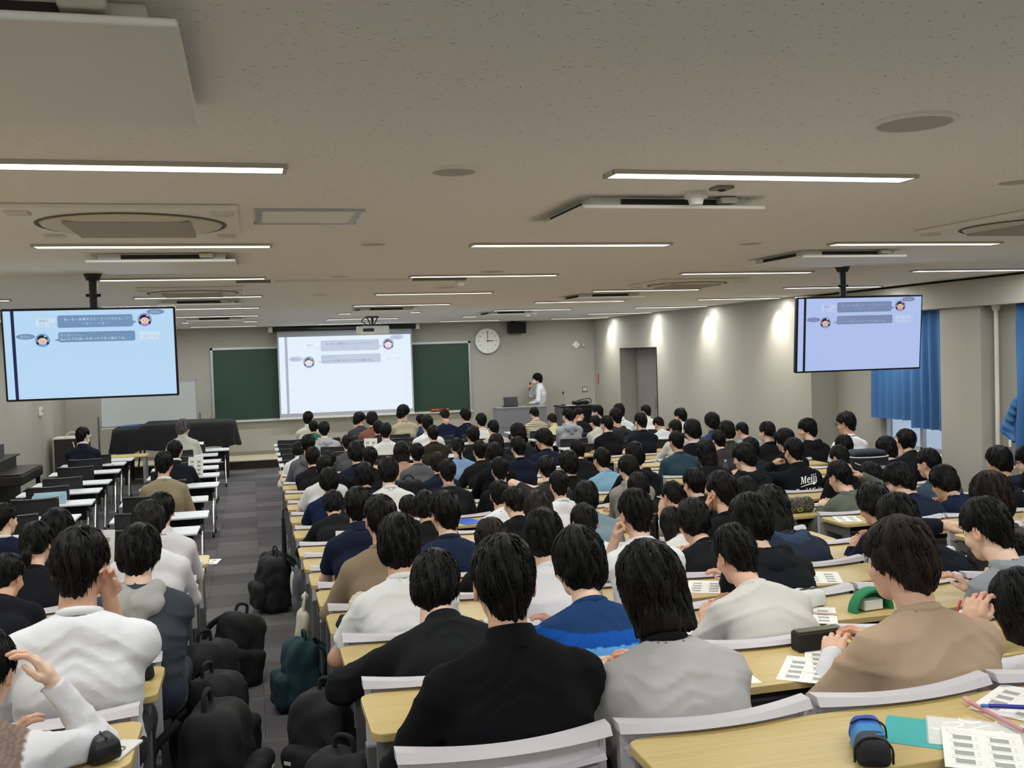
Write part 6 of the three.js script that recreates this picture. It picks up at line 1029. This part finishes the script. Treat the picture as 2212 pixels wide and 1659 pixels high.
// ---------------------------------------------------------------- bags on the floor of the aisle
function backpack(label, x, z, turn, s, color, o = {}) {
  const t = thing('backpack', label, 'backpack', [x, rise(z) + 0.004, -z], turn, 'bags on the aisle floor'); t.scale.setScalar(s);
  const m = std(color, 0.85), seed = x * 7 + z;
  const shell = nets((X, Y, Z) => { const k = 1 - 0.22 * clamp(Y / 0.46, 0, 1), qx = Math.max(Math.abs(X) / k - 0.09, 0), qy = Math.max(Math.abs(Y - 0.23) - 0.15, 0), qz = Math.max(Math.abs(Z) / k - 0.05, 0); return Math.max(Math.sqrt(qx * qx + qy * qy + qz * qz) - 0.075 + 0.009 * wob(X * 22, Y * 20, Z * 22, seed), -Y); }, [-0.24, -0.02, -0.2], [0.24, 0.52, 0.2], 0.013);
  part('shell', shell, m, t); part('front_pocket', nets((X, Y, Z) => { const qx = Math.max(Math.abs(X) - 0.08, 0), qy = Math.max(Math.abs(Y - 0.15) - 0.07, 0), qz = Math.max(Math.abs(Z - 0.13) - 0.01, 0); return Math.sqrt(qx * qx + qy * qy + qz * qz) - 0.04 + 0.005 * wob(X * 25, Y * 25, Z * 25, seed + 2); }, [-0.16, 0.02, 0.05], [0.16, 0.29, 0.21], 0.012), m, t);
  part('carry_loop', tube([[-0.04, 0.44, -0.03], [-0.03, 0.5, -0.03], [0.03, 0.5, -0.03], [0.04, 0.44, -0.03]], 0.01, 16, 6), m, t);
  for (const q of [-1, 1]) part('strap', tube([[q * 0.06, 0.42, -0.11], [q * 0.11, 0.33, -0.19], [q * 0.12, 0.15, -0.18], [q * 0.09, 0.03, -0.12]], 0.018, 20, 6), m, t);
  part('zip', tube([[-0.11, 0.3, 0.1], [-0.06, 0.4, 0.085], [0.06, 0.4, 0.085], [0.11, 0.3, 0.1]], 0.004, 24, 5), M.darkMetal, t);
  if (o.logo) part('logo_print', rb(0.035, 0.016, 0.003, o.logo, 0.2, 0.183, 0.001), M.white, t);
  return t;
}
backpack('black backpack slumped against the desk legs right of the aisle', 0.12, 9.6, R(-70), 1.12, '#131315');
backpack('second black backpack behind it on the same side of the aisle', 0.14, 10.25, R(-60), 0.95, '#18181a');
backpack('black backpack lying under the piano-side desk behind the charcoal jacket', -0.3, 5.95, R(40), 1.12, '#101012', { logo: 0.05 });
backpack('black backpack with white logo standing in the aisle on the piano side', -0.24, 5.1, R(60), 1.1, '#0f0f11', { logo: -0.04 });
backpack('large black backpack beside the rear piano-side desks with a dangling strap', -0.2, 4.35, R(75), 1.18, '#0d0d0f', { logo: 0.06 });
backpack('black backpack flopped over in the aisle beside the charcoal jacket', -0.22, 6.9, R(30), 1.1, '#111113').rotation.z = -0.25;
backpack('grey black rucksack under the desk of the school jacket', 0.26, 4.6, R(-40), 1.05, '#1c1d1f', { logo: -0.06 });
backpack('black rucksack under the rearmost aisle seat', 0.27, 3.75, R(-30), 1.0, '#121214');
backpack('dark teal backpack hanging by the aisle desks', 0.22, 6.15, R(-80), 0.95, '#12343c');
{
  const st = thing('loose_strap', 'black backpack strap trailing on the aisle carpet', 'strap', [-0.05, rise(4.0), -4.0]); part('webbing', tube([[-0.2, 0.16, 0.05], [-0.08, 0.04, 0.02], [0.06, 0.012, 0.0], [0.08, 0.012, 0.1], [-0.04, 0.012, 0.12]], 0.01, 30, 6), M.black, st);
  const tb = thing('tote_bag', 'cream canvas tote bag hanging beside the aisle desks', 'bag', [0.27, rise(6.75), -6.75]); part('fabric', sdf([ell([0, 0.3, 0], [0.05, 0.24, 0.13])], 0.02, 0.013, (d, x, y, z) => d + 0.014 * wob(x * 16, y * 14, z * 16, 2)), std('#cfc8b4', 0.9), tb); part('handle', tube([[0, 0.5, -0.06], [0.02, 0.62, -0.02], [0.02, 0.62, 0.03], [0, 0.5, 0.06]], 0.008, 20, 6), std('#cfc8b4', 0.9), tb); part('knot', ball(0.025, 0.02, 0.6, 0), std('#d8d2c2', 0.9), tb);
  const ub = thing('umbrella', 'folded black umbrella leaning on the aisle desk leg', 'umbrella', [0.27, rise(10.9), -10.9]); part('canopy', cyl(0.018, 0.03, 0.5, 0, 0.42, 0, 10), M.black, ub); part('shaft', cyl(0.006, 0.006, 0.16, 0, 0.09, 0), M.metal, ub); part('handle', tube([[0, 0.67, 0], [0, 0.74, 0], [0.03, 0.77, 0], [0.05, 0.74, 0]], 0.009, 16, 6), M.black, ub);
  const jk = thing('hanging_jacket', 'grey jacket and white bag hanging at the aisle desks', 'jacket', [0.3, rise(8.4), -8.4]); part('fabric', sdf([ell([0, 0.4, 0], [0.04, 0.22, 0.08]), ell([0.01, 0.2, 0.02], [0.035, 0.14, 0.06])], 0.04, 0.012, (d, x, y, z) => d + 0.01 * wob(x * 22, y * 14, z * 22, 7)), std('#5d6064', 0.9), jk); part('white_bag', sdf([ell([-0.03, 0.45, -0.06], [0.025, 0.11, 0.05])], 0.02, 0.011), std('#c9c9c4', 0.8), jk);
  const bj = thing('draped_jacket', 'black jacket draped over an aisle seat', 'jacket', [0.98, 0, -9.95]); part('fabric', sdf([ell([0, 0.78, 0.0], [0.2, 0.2, 0.07]), ell([-0.12, 0.6, 0.03], [0.1, 0.24, 0.06]), ell([0.06, 0.96, 0], [0.1, 0.04, 0.05])], 0.06, 0.014, (d, x, y, z) => d + 0.012 * wob(x * 20, y * 12, z * 20, 3)), std('#17171a', 0.9), bj); part('hood', ball(0.09, 0.03, 0.94, 0.03, 1.2, 0.5, 0.7), std('#1a1a1d', 0.9), bj);
  // the arm reaching in at the rear right
  const pr = thing('person', 'person in pale blue shirt reaching over the clear file on the rearmost desk', 'person', [2.42, rise(2.0), -2.02]);
  figure(pr, { near: 1, W: 1.0, head: [0, 1.16, -0.1], hs: 1.0, hair: 'm', top: 's', color: '#8fa9cc', deskY: 0.68, pose: 'write', hp: -10, lw: [-0.22, 0.73, -0.25] });
}
renderer.render(scene, camera);
